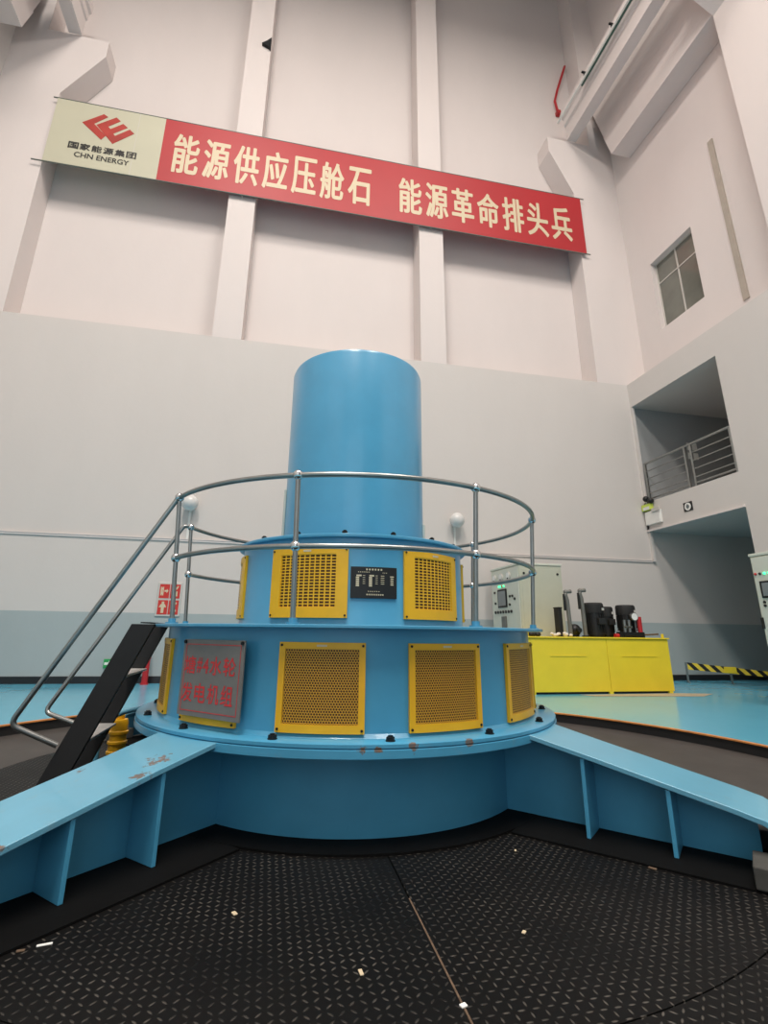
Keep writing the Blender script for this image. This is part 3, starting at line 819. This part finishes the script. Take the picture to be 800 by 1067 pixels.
# ------------------------------------------------------------------ things on the back wall
for lx, lz, lab in ((-2.35, 4.68, 'round white globe wall lamp left of the blue top cylinder'), (5.44, 4.63, 'round white globe wall lamp right of the blue top cylinder')):
    t_ = thing('wall_lamp', lab, 'lamp', (lx, YF, lz), 'globe wall lamps')
    mb = MB(); mb.ball((lx, YF - 0.27, lz), 0.225, 24, 16); mb.build('globe', 'globe', t_, 60)
    mb = MB(); mb.rod((lx, YF, lz - 0.1), (lx, YF - 0.12, lz - 0.1), 0.07, 16); mb.build('lamp_base', 'white', t_, 40)
    mb = MB(); mb.box(lx - 0.03, lx + 0.03, YF - 0.035, YF, 3.71, lz - 0.16); mb.build('cable_cover', 'white', t_)
# fire equipment sign
fs_ = thing('fire_sign', 'grey framed red sign with four cream pictograms on the back wall', 'sign', (-2.61, YF, 1.62))
fx0, fx1, fz0, fz1 = -2.93, -2.31, 1.64, 2.52; fy = YF - 0.03
mb = MB(); mb.box(fx0, fx1, fy, YF, fz0, fz1); mb.build('sign_frame', 'frame', fs_, bevel=0.01)
pw, ph = 0.25, 0.365
def picto(mb, fn, polys):
    for pl in polys: mb.prism(pl, lambda u, v, t: fn(u, v, t), fy - 0.009, fy - 0.006)
PIC = [
  [[(.12, .2), (.26, .2), (.26, .8), (.12, .8)], [(.3, .2), (.42, .2), (.42, .8), (.3, .8)], [(.26, .62), (.3, .62), (.3, .72), (.26, .72)], [(.26, .3), (.3, .3), (.3, .4), (.26, .4)], [(.5, .46), (.72, .46), (.72, .36), (.9, .52), (.72, .68), (.72, .58), (.5, .58)]],
  [[(.2, .15), (.75, .15), (.75, .5), (.6, .5), (.6, .3), (.35, .3), (.35, .62), (.2, .62)], [(.6, .6), (.85, .85), (.75, .9), (.5, .7)]],
  [[(.36, .1), (.64, .1), (.64, .5), (.88, .5), (.7, .72), (.62, .72), (.62, .9), (.38, .9), (.38, .72), (.3, .72), (.12, .5), (.36, .5)]],
  [[(.2, .2), (.8, .2), (.8, .34), (.2, .34)], [(.2, .48), (.6, .48), (.6, .62), (.2, .62)], [(.3, .72), (.8, .72), (.8, .86), (.3, .86)]]]
for i, (px, pz) in enumerate(((fx0 + 0.05, fz1 - 0.05 - ph), (fx0 + 0.05 + pw + 0.02, fz1 - 0.05 - ph), (fx0 + 0.05, fz0 + 0.05), (fx0 + 0.05 + pw + 0.02, fz0 + 0.05))):
    mb = MB(); mb.box(px, px + pw, fy - 0.006, fy, pz, pz + ph); p = mb.build('sign_panel', 'signred', fs_)
    mb = MB(); picto(mb, lambda u, v, t: (px + pw * u, t, pz + ph * v), PIC[i]); mb.build('pictogram', 'letter', p)
# red standpipe, small green exit sign
hy = thing('hydrant_pipe', 'short red standpipe by the back wall behind the black stair', 'pipe', (-2.90, 14.3, 0))
mb = MB(); mb.rod((-2.90, 14.3, 0), (-2.90, 14.3, 0.95), 0.075, 16); mb.build('riser', 'redpaint', hy, 40)
mb = MB(); mb.cyl(-2.90, 14.3, 0.1, 0.0, 0.03, 16); mb.cyl(-2.90, 14.3, 0.09, 0.6, 0.64, 16); mb.build('pipe_collar', 'redpaint', hy, 40)
ex = thing('exit_sign', 'small green sign low on the grey dado behind the stair', 'sign', (-3.95, YF, 0.34))
mb = MB(); mb.box(-3.98, -3.76, YF - 0.03, YF, 0.36, 0.58); mb.build('sign_body', 'green', ex, bevel=0.006)
mb = MB(); mb.prism([(-3.96, 0.44), (-3.86, 0.44), (-3.86, 0.40), (-3.78, 0.47), (-3.86, 0.54), (-3.86, 0.50), (-3.96, 0.50)], XZ, YF - 0.033, YF - 0.03); mb.build('arrow', 'white', ex)
# red bent bar near the corner column, steel anchor on the pilaster
mb = MB(); mb.tube([(12.0, 15.3, 27.3), (11.45, 15.3, 25.6), (11.25, 15.3, 24.85), (11.35, 15.3, 24.15)], 0.055, 8)
mb.box(11.3, 11.46, 15.24, YR - 0.01, 24.1, 24.3)
tag(mb.build('red_bar', 'redpaint', None, 40), 'thin bent red bar on the white wall above the banner end', 'bar')
mb = MB(); mb.prism([(-1.80, 23.1), (-1.60, 23.3), (-1.46, 23.5), (-1.46, 22.9), (-1.55, 23.0)], XZ, YF - 0.12, YF)
tag(mb.build('steel_anchor', 'bolt'), 'small grey steel anchor stub on the left white pilaster', 'anchor')

# ------------------------------------------------------------------ conductor pipe along the right crane girder
bus = thing('conductor_pipe', 'long pipe with dark green cover running along the crane girder', 'pipe', (10.8, YF, 22.9))
mb = MB(); mb.rod((10.72, -8, 22.42), (10.72, YF - 0.05, 22.42), 0.045, 10); mb.build('white_pipe', 'white', bus, 40)
mb = MB(); mb.box(10.80, 10.86, -8, 12.95, 22.42, 22.60); mb.build('green_cover', 'darkgreen', bus)
for y in (12.6, 10.9, 9.2, 7.5, 4, 0.5, -3):
    mb = MB(); mb.box(10.62, 10.93, y - 0.03, y + 0.03, 22.62, 22.68); mb.box(10.70, 10.74, y - 0.03, y + 0.03, 22.4, 22.65); mb.build('bracket', 'bolt', bus)

# ------------------------------------------------------------------ balcony railing and the devices around it
bal = thing('balcony_railing', 'stainless railing with horizontal bars across the balcony opening in the right wall', 'railing', (12.4, 12.7, 5.65))
bx = 12.36
for y in (14.36, 12.62, 12.38, 10.96):
    mb = MB(); mb.box(bx - 0.03, bx + 0.03, y - 0.035, y + 0.035, 5.65, 6.98); mb.build('post', 'steel', bal, bevel=0.005)
mb = MB(); mb.rod((bx, 10.93, 7.0), (bx, 14.40, 7.0), 0.04, 12); mb.build('handrail', 'steel', bal, 40)
for z in (6.72, 6.46, 6.2, 5.94, 5.76):
    for ya, yb in ((10.99, 12.35), (12.65, 14.33)):
        mb = MB(); mb.rod((bx, ya, z), (bx, yb, z), 0.018 if z > 5.8 else 0.03, 8); mb.build('bar', 'steel', bal, 40)
for i, (px, pz, hh, lab) in enumerate(((14.42, 7.78, 0.28, 'upper white paper notice on the wall behind the balcony railing'), (14.42, 7.44, 0.24, 'lower white paper notice on the wall behind the balcony railing'))):
    mb = MB(); mb.box(px, px + 0.42, YF - 0.018, YF - 0.007, pz, pz + hh); tag(mb.build('paper_notice', 'paper'), lab, 'notice', 'notices on the balcony wall')
ns = thing('number_sign', 'small black square sign with white disc on the balcony slab edge', 'sign', (XR, 12.77, 4.98))
mb = MB(); mb.box(XR - 0.02, XR, 12.60, 12.94, 4.97, 5.25); mb.build('sign_plate', 'black', ns, bevel=0.008)
mb = MB(); mb.rod((XR - 0.02, 12.77, 5.11), (XR - 0.026, 12.77, 5.11), 0.12, 24); mb.build('white_disc', 'white', ns)
mb = MB(); mb.rod((XR - 0.026, 12.77, 5.11), (XR - 0.03, 12.77, 5.11), 0.06, 16); mb.box(XR - 0.03, XR - 0.026, 12.76, 12.78, 5.03, 5.19); mb.build('symbol', 'screen', ns)
el = thing('emergency_light', 'lime and white emergency lamp box with black head beside the balcony', 'lamp', (XR, 14.35, 5.35))
mb = MB(); mb.box(XR - 0.14, XR - 0.0, 14.18, 14.58, 5.34, 5.56); mb.build('lamp_body', 'lime', el, bevel=0.015)
mb = MB(); mb.box(XR - 0.145, XR - 0.14, 14.22, 14.50, 5.36, 5.46); mb.build('front_label', 'white', el)
mb = MB(); mb.ball((XR - 0.1, 14.36, 5.74), 0.10, 14, 9); mb.ball((XR - 0.1, 14.16, 5.64), 0.10, 14, 9); mb.rod((XR - 0.08, 14.3, 5.55), (XR - 0.1, 14.3, 5.7), 0.03, 8); mb.build('lamp_head', 'black', el, 60)
jb = thing('junction_box', 'pale wall box below the emergency lamp at the recess corner', 'box', (XR, 14.15, 4.85))
mb = MB(); mb.box(XR - 0.1, XR, 13.86, 14.52, 4.86, 5.30); mb.build('box_body', 'white', jb, bevel=0.01)
mb = MB(); mb.box(XR - 0.14, XR - 0.1, 13.80, 14.16, 5.24, 5.36); mb.build('box_lid', 'frame', jb, bevel=0.008)

# ------------------------------------------------------------------ yellow oil tank with pumps
tank = thing('oil_tank', 'lemon yellow steel oil tank with flat panels standing on the blue floor', 'tank', (7.82, 11.9, 0))
tx0, tx1, ty0, ty1, tz = 5.93, 9.72, 11.4, 12.45, 1.235
mb = MB(); mb.box(tx0, tx1, ty0 + 0.02, ty1, 0.07, tz); mb.build('tank_body', 'tank', tank, bevel=0.01)
mb = MB(); mb.box(tx0 + 0.06, tx1 - 0.06, ty0 + 0.06, ty1 - 0.06, 0.0, 0.07); mb.build('plinth', 'black', tank)
for xa, xb in ((tx0 + 0.005, 8.005), (8.015, tx1 - 0.005)):
    mb = MB(); mb.box(xa, xb, ty0, ty0 + 0.02, 0.05, tz - 0.01); p = mb.build('front_panel', 'tank', tank, bevel=0.004)
    mb = MB(); xm = (xa + xb) / 2; mb.box(xm - 0.47, xm + 0.47, ty0 - 0.012, ty0, 0.83, 0.85); mb.build('panel_handle', 'tank', p)
mb = MB(); mb.box(tx0 - 0.03, tx1 + 0.03, ty0 - 0.03, ty1 + 0.02, tz, tz + 0.035); mb.build('tank_lid', 'tank', tank, bevel=0.006)
for x in (tx0 + 0.05, 9.62):
    mb = MB(); mb.box(x - 0.03, x + 0.03, ty0 + 0.02, ty0 + 0.06, tz + 0.035, tz + 0.13); mb.build('lifting_lug', 'tank', tank, bevel=0.01)
for x in (tx0 + 0.1, 8.01, tx1 - 0.1):
    mb = MB(); mb.box(x - 0.05, x + 0.05, ty0 + 0.0, ty0 + 0.06, 0.0, 0.05); mb.build('foot', 'tank', tank)
TZ = tz + 0.035
def motor(x, y, r, z0, z1, lab):
    t_ = thing('pump_motor', lab, 'motor', (x, y, TZ), 'pump motors on the oil tank')
    mb = MB(); mb.lathe(x, y, [(0.01, z0 + 0.10), (r * 0.92, z0 + 0.10), (r * 0.92, z1 - 0.24), (0.01, z1 - 0.24)], 32)
    for i in range(20):
        a = 2 * pi * i / 20; d = Vector((cos(a), sin(a), 0)); mb.obox(Vector((x, y, (z0 + 0.12 + z1 - 0.26) / 2)) + d * (r * 0.93), d, (-sin(a), cos(a), 0), (0, 0, 1), r * 0.07, 0.008, (z1 - z0 - 0.38) / 2)
    mb.build('motor_body', 'black', t_, 30)
    mb = MB(); mb.lathe(x, y, [(0.01, z1 - 0.25), (r, z1 - 0.25), (r, z1 - 0.06), (r * 0.96, z1 - 0.02), (r * 0.86, z1), (0.01, z1)], 32); mb.build('fan_cowl', 'black_matt', t_, 50)
    mb = MB(); mb.lathe(x, y, [(0.01, TZ), (r * 0.8, TZ), (r * 0.8, z0 + 0.06), (r, z0 + 0.06), (r, z0 + 0.10), (0.01, z0 + 0.10)], 32); mb.build('motor_flange', 'black', t_, 30)
    mb = MB(); mb.box(x - 0.09, x + 0.09, y - r - 0.08, y - r * 0.9, z0 + 0.30, z0 + 0.45); mb.build('terminal_box', 'black_matt', t_, bevel=0.01)
    mb = MB(); mb.box(x + r * 0.3, x + r * 0.55, y - r - 0.006, y - r * 0.84, z1 - 0.19, z1 - 0.13); mb.build('motor_label', 'frame', t_)
    return t_
motor(8.07, 11.85, 0.235, TZ, 2.10, 'largest black pump motor beside the grey valve rods on the yellow tank')
motor(8.62, 12.18, 0.19, TZ, 2.03, 'black pump motor standing behind between the two front ones')
motor(9.05, 11.95, 0.235, TZ + 0.1, 2.07, 'black pump motor behind the pressure gauge at the tank right end')
# valve block with gauge in front of the right motor
vb = thing('valve_block', 'grey valve block with red bodies and round pressure gauge on the yellow tank', 'valve', (8.95, 11.58, TZ))
mb = MB(); mb.box(8.50, 9.20, 11.52, 11.66, TZ, TZ + 0.13); mb.box(8.62, 8.95, 11.50, 11.52, TZ + 0.03, TZ + 0.1); mb.build('manifold', 'bolt', vb, bevel=0.01)
for x in (8.70, 8.83): mb = MB(); mb.rod((x, 11.58, TZ + 0.13), (x, 11.58, TZ + 0.42), 0.04, 12); mb.rod((x, 11.58, TZ + 0.25), (x, 11.50, TZ + 0.25), 0.03, 10); mb.build('solenoid', 'steel', vb, 40)
mb = MB(); mb.rod((8.40, 11.58, TZ + 0.04), (8.60, 11.58, TZ + 0.04), 0.05, 12); mb.build('red_cap', 'redpaint', vb, 40)
mb = MB(); mb.rod((9.13, 11.58, TZ + 0.13), (9.13, 11.58, TZ + 0.50), 0.055, 12); mb.build('red_valve', 'redpaint', vb, 40)
mb = MB(); mb.rod((9.0, 11.57, TZ + 0.13), (9.0, 11.57, TZ + 0.42), 0.015, 8); mb.build('gauge_stem', 'steel', vb)
mb = MB(); mb.rod((8.985, 11.60, TZ + 0.50), (8.985, 11.54, TZ + 0.50), 0.10, 24); g_ = mb.build('pressure_gauge', 'steel', vb, 40)
mb = MB(); mb.rod((8.985, 11.54, TZ + 0.50), (8.985, 11.535, TZ + 0.50), 0.085, 24); mb.build('gauge_face', 'white', g_)
mb = MB(); mb.tube([(9.20, 11.58, TZ + 0.07), (9.32, 11.58, TZ + 0.07), (9.62, 11.58, TZ + 0.09)], 0.022, 10); mb.build('outlet_pipe', 'dirt', vb, 40)
# two tall valve rods with elbow heads
def vrod(x, y, z1, lab):
    t_ = thing('valve_rod', lab, 'valve', (x, y, TZ), 'tall valve rods on the oil tank')
    mb = MB(); mb.tube([(x, y, TZ), (x - 0.02, y, z1 - 0.2), (x - 0.06, y, z1 - 0.06)], 0.05, 12); mb.build('rod_tube', 'rodgrey', t_, 40)
    mb = MB(); mb.tube([(x - 0.06, y, z1 - 0.1), (x - 0.04, y, z1), (x + 0.10, y, z1 + 0.02)], 0.05, 12); mb.ball((x - 0.04, y, z1), 0.06, 12, 8); mb.build('elbow_head', 'rodgrey', t_, 50)
    mb = MB(); mb.box(x - 0.12, x - 0.08, y - 0.03, y + 0.03, z1 - 0.45, z1 - 0.05); mb.build('side_lever', 'black', t_, bevel=0.01)
    mb = MB(); mb.cyl(x, y, 0.09, TZ, TZ + 0.03, 16); mb.build('rod_base', 'bolt', t_, 40)
vrod(7.28, 11.7, 2.34, 'left grey valve rod with elbow head on the yellow tank')
vrod(7.68, 11.7, 2.38, 'right grey valve rod with elbow head beside the largest motor')
mb = MB(); mb.ball((7.55, 11.95, TZ + 0.16), 0.15, 16, 10); mb.cyl(7.55, 11.95, 0.1, TZ, TZ + 0.05, 16); mb.rod((7.55, 11.95, TZ + 0.16), (7.55, 11.72, TZ + 0.16), 0.06, 12)
tag(mb.build('float_valve', 'black', None, 50), 'small round black valve between the two grey rods', 'valve')
mb = MB(); mb.box(7.10, 7.19, 11.86, 12.1, TZ, TZ + 0.68); mb.box(7.09, 7.20, 11.85, 12.11, TZ + 0.68, TZ + 0.71)
tag(mb.build('terminal_case', 'black_matt', None, bevel=0.01), 'narrow upright black case between cabinet and left valve rod', 'box')
mb = MB()
for i in range(9): mb.ball((6.70 + 0.06 * i + random.uniform(-.02, .02), 11.62 + random.uniform(-.08, .08), TZ + 0.035 + random.uniform(0, .05)), random.uniform(0.04, 0.07), 8, 6, 0.7)
tag(mb.build('cloth_rag', 'rag', None, 60), 'crumpled white rag lying on the yellow tank', 'rag')
mb = MB()
for i in range(5): mb.ball((5.98 + 0.09 * i, 11.60 + 0.04 * (i % 2), TZ + 0.05), 0.075, 10, 7, 0.75)
tag(mb.build('work_gloves', 'black', None, 60), 'dark crumpled gloves at the left end of the yellow tank', 'gloves')

# ------------------------------------------------------------------ control cabinets
def cabinet(x0, x1, y0, y1, h, lab, title):
    t_ = thing('control_cabinet', lab, 'cabinet', ((x0 + x1) / 2, (y0 + y1) / 2, 0))
    mb = MB(); mb.box(x0, x1, y0, y1, 0.08, h - 0.06); mb.build('cabinet_body', 'grey_side', t_, bevel=0.012)
    mb = MB(); mb.box(x0 - 0.02, x1 + 0.02, y0 - 0.02, y1 + 0.02, h - 0.06, h); mb.build('cabinet_top', 'grey', t_, bevel=0.012)
    mb = MB(); mb.box(x0 + 0.03, x1 - 0.03, y0 + 0.03, y1 - 0.03, 0, 0.08); mb.build('plinth', 'black', t_)
    mb = MB(); mb.box(x0 - 0.02, x0, y0 + 0.03, y1 - 0.03, 0.12, h - 0.09); dr = mb.build('cabinet_door', 'grey', t_, bevel=0.006)
    mb = MB(); mb.box(x0 + 0.07, x1 - 0.07, y0 - 0.012, y0, 0.14, h - 0.16); sp = mb.build('side_panel', 'grey_side', t_, bevel=0.005)
    for x in (x0 + 0.13, x1 - 0.13):
        mb = MB(); mb.rod((x, y0 - 0.012, h - 0.28), (x, y0 - 0.03, h - 0.28), 0.03, 10); mb.build('side_lock', 'bolt', sp)
    return t_, dr
c1, d1 = cabinet(6.42, 7.66, 12.5, 14.25, 3.15, 'pale grey control cabinet with round meters standing behind the yellow tank', '')
fx = 6.40
for y in (13.97, 13.52, 13.06):
    mb = MB(); mb.rod((fx, y, 2.84), (fx - 0.04, y, 2.84), 0.115, 24); p = mb.build('meter', 'frame', d1, 40)
    mb = MB(); mb.rod((fx - 0.04, y, 2.85), (fx - 0.045, y, 2.85), 0.09, 24); mb.build('meter_face', 'white', p)
    mb = MB(); mb.prism([(y - 0.05, 2.80), (y + 0.05, 2.80), (y + 0.02, 2.76), (y - 0.02, 2.76)], lambda u, v, t: (t, u, v), fx - 0.047, fx - 0.045); mb.build('meter_scale', 'ink', p)
for i in range(4):
    mb = MB(); mb.ball((fx - 0.01, 13.70 - 0.1 * i, 2.60), 0.03, 10, 6); mb.build('indicator_lamp', 'green_led' if i != 2 else 'red_led', d1)
mb = MB(); mb.box(fx - 0.03, fx, 13.24, 13.80, 2.02, 2.52); p = mb.build('screen_bezel', 'bolt', d1, bevel=0.01)
mb = MB(); mb.box(fx - 0.034, fx - 0.03, 13.29, 13.75, 2.07, 2.47); mb.build('screen', 'screen', p)
for y, z in ((14.0, 2.45), (13.98, 2.15), (13.05, 2.30), (12.78, 2.22), (12.9, 2.30), (13.08, 2.08)):
    mb = MB(); mb.rod((fx, y, z), (fx - 0.03, y, z), 0.035, 10); mb.build('selector_knob', 'black', d1)
for i in range(7):
    y = 14.0 - 0.165 * i; mb = MB(); mb.rod((fx, y, 1.90), (fx - 0.03, y, 1.90), 0.04, 12); mb.build('push_button', 'black', d1)
mb = MB(); mb.box(fx - 0.04, fx, 13.33, 13.60, 1.48, 1.78); mb.build('door_lock', 'rodgrey', d1, bevel=0.01)

c2, d2 = cabinet(9.9, 11.0, 6.4, 8.92, 3.0, 'pale grey control cabinet with green lamps at the right picture edge', '')
fx = 9.88
mb = MB()
for i in range(7): mb.box(fx - 0.004, fx, 8.50 - 0.11 * i - 0.07, 8.50 - 0.11 * i, 2.80, 2.87)
mb.build('title_marks', 'frame', d2)
for i, (y, mt) in enumerate(((8.84, 'red_led'), (8.74, 'ink'), (8.64, 'green_led'), (8.54, 'green_led'), (8.44, 'green_led'), (8.3, 'red_led'))):
    mb = MB(); mb.ball((fx - 0.01, y, 2.57), 0.028, 10, 6); mb.build('indicator_lamp', mt, d2)
mb = MB(); mb.box(fx - 0.03, fx, 8.05, 8.78, 2.08, 2.42); p = mb.build('screen_bezel', 'bolt', d2, bevel=0.01)
mb = MB(); mb.box(fx - 0.034, fx - 0.03, 8.1, 8.73, 2.12, 2.38); mb.build('screen', 'screen', p)
for y in (8.76, 8.6, 8.44, 8.28):
    for z in (1.93, 2.0) if y > 8.7 else (1.95,):
        mb = MB(); mb.rod((fx, y, z), (fx - 0.025, y, z), 0.026, 10); mb.build('push_button', 'black', d2)
mb = MB(); mb.box(fx - 0.03, fx + 0.01, 8.86, 8.91, 1.48, 1.70); mb.build('door_latch', 'black', d2, bevel=0.005)

# ------------------------------------------------------------------ warning barrier in the recess
bar_a, bar_b = Vector((12.40, 13.98, 0)), Vector((14.9, 12.55, 0))
dv = (bar_b - bar_a).normalized(); nv = Vector((-dv.y, dv.x, 0))
gb = thing('warning_barrier', 'low barrier with yellow and black striped boards in the grey recess', 'barrier', tuple(bar_a))
Lb = (bar_b - bar_a).length
for i, (s0, s1, zz) in enumerate(((0.06, 1.12, 0.0), (1.18, Lb - 0.05, 0.0))):
    org = gb.location
    vs = []; uvs = []
    for s_, z in ((s0, 0.37 - 0.07 * s0), (s1, 0.37 - 0.07 * s1), (s1, 0.575 - 0.095 * s1), (s0, 0.575 - 0.095 * s0)):
        for k_ in (-0.012, 0.012):
            p_ = bar_a + dv * s_ + nv * k_ + Vector((0, 0, z)) - org; vs.append(tuple(p_)); uvs.append((s_, z))
    me = bpy.data.meshes.new('striped_board')
    me.from_pydata(vs, [], [(0, 2, 4, 6), (1, 7, 5, 3), (0, 1, 3, 2), (2, 3, 5, 4), (4, 5, 7, 6), (6, 7, 1, 0)]); me.update()
    ul = me.uv_layers.new(name='UVMap')
    for lp in me.loops: ul.data[lp.index].uv = uvs[lp.vertex_index]
    me.materials.append(M['stripe']); o = bpy.data.objects.new('striped_board', me); COL.objects.link(o); o.parent = gb
for s_ in (0.02, 1.15, Lb - 0.02):
    hh = (0.58 - 0.095 * s_) / 2; mb = MB(); c = bar_a + dv * s_; mb.obox(c + Vector((0, 0, hh)), dv, nv, (0, 0, 1), 0.025, 0.025, hh)
    mb.obox(c + Vector((0, 0, 0.012)), dv, nv, (0, 0, 1), 0.03, 0.16, 0.012); mb.build('barrier_leg', 'steel', gb)
mb = MB(); c = bar_a + dv * 1.15 - nv * 0.02 + Vector((0, 0, 0.385)); mb.obox(c, dv, nv, (0, 0, 1), 0.16, 0.012, 0.09); mb.build('joint_cover', 'tank', gb, bevel=0.02)

# ------------------------------------------------------------------ yellow canister under the rear left arm
cn = thing('yellow_canister', 'small ribbed yellow canister on the floor behind the left blue arm', 'canister', (-1.395, 6.0, 0))
prof = [(0.01, 0.002), (0.08, 0.002), (0.08, 0.09)]
for z in (0.11, 0.20, 0.29): prof += [(0.08, z), (0.092, z + 0.01), (0.092, z + 0.03), (0.08, z + 0.04)]
prof += [(0.08, 0.40), (0.07, 0.43), (0.01, 0.435)]
mb = MB(); mb.lathe(-1.395, 6.0, prof, 28); mb.build('canister_body', 'yellow', cn, 30)
mb = MB(); mb.cyl(-1.395, 6.0, 0.04, 0.435, 0.47, 16); mb.build('canister_cap', 'yellow', cn, 40)
mb = MB(); mb.tube(bend([(-1.03, 5.86, 0.57), (-1.34, 5.86, 0.52), (-1.53, 5.88, 0.42), (-1.54, 5.88, 0.0)], 0.1), 0.024, 12)
tag(mb.build('drain_pipe', 'blue_arm', None, 40), 'thin blue bent pipe dropping from the flange beside the yellow canister', 'pipe')

# ------------------------------------------------------------------ litter on the tread plates
for i, (x, y, l, w_, rz, mt, lab) in enumerate((
        (-0.84, 2.87, 0.030, 0.006, 0.2, 'paper', 'thin white paper scrap on the plate near the left edge'),
        (0.46, 2.45, 0.008, 0.018, 0.1, 'letter', 'pale yellow cigarette stub on the foreground plate left of the seam'),
        (-0.06, 2.99, 0.010, 0.016, 0.5, 'letter', 'tiny cream scrap on the plate left of the stub'),
        (0.795, 2.20, 0.013, 0.010, 0.3, 'paper', 'tiny white scrap beside the dusty seam at the picture bottom'),
        (1.24, 2.60, 0.012, 0.008, 0.8, 'letter', 'tiny pale scrap on the plate right of the seam'),
        (2.30, 3.08, 0.022, 0.010, 2.2, 'dirt', 'brown wood sliver on the black plate by the right arm rib'),
        (-0.92, 2.84, 0.016, 0.007, 0.1, 'dirt', 'small brown leaf bit beside the white paper scrap'),
        (1.62, 3.45, 0.010, 0.006, 1.2, 'letter', 'tiny cream crumb at the edge of the right foundation plate'))):
    mb = MB(); mb.obox((x, y, 0.004), (cos(rz), sin(rz), 0), (-sin(rz), cos(rz), 0), (0, 0, 1), l, w_, 0.003)
    tag(mb.build('litter_scrap', mt, None, bevel=0.002), lab, 'scrap', 'litter on the tread plates')
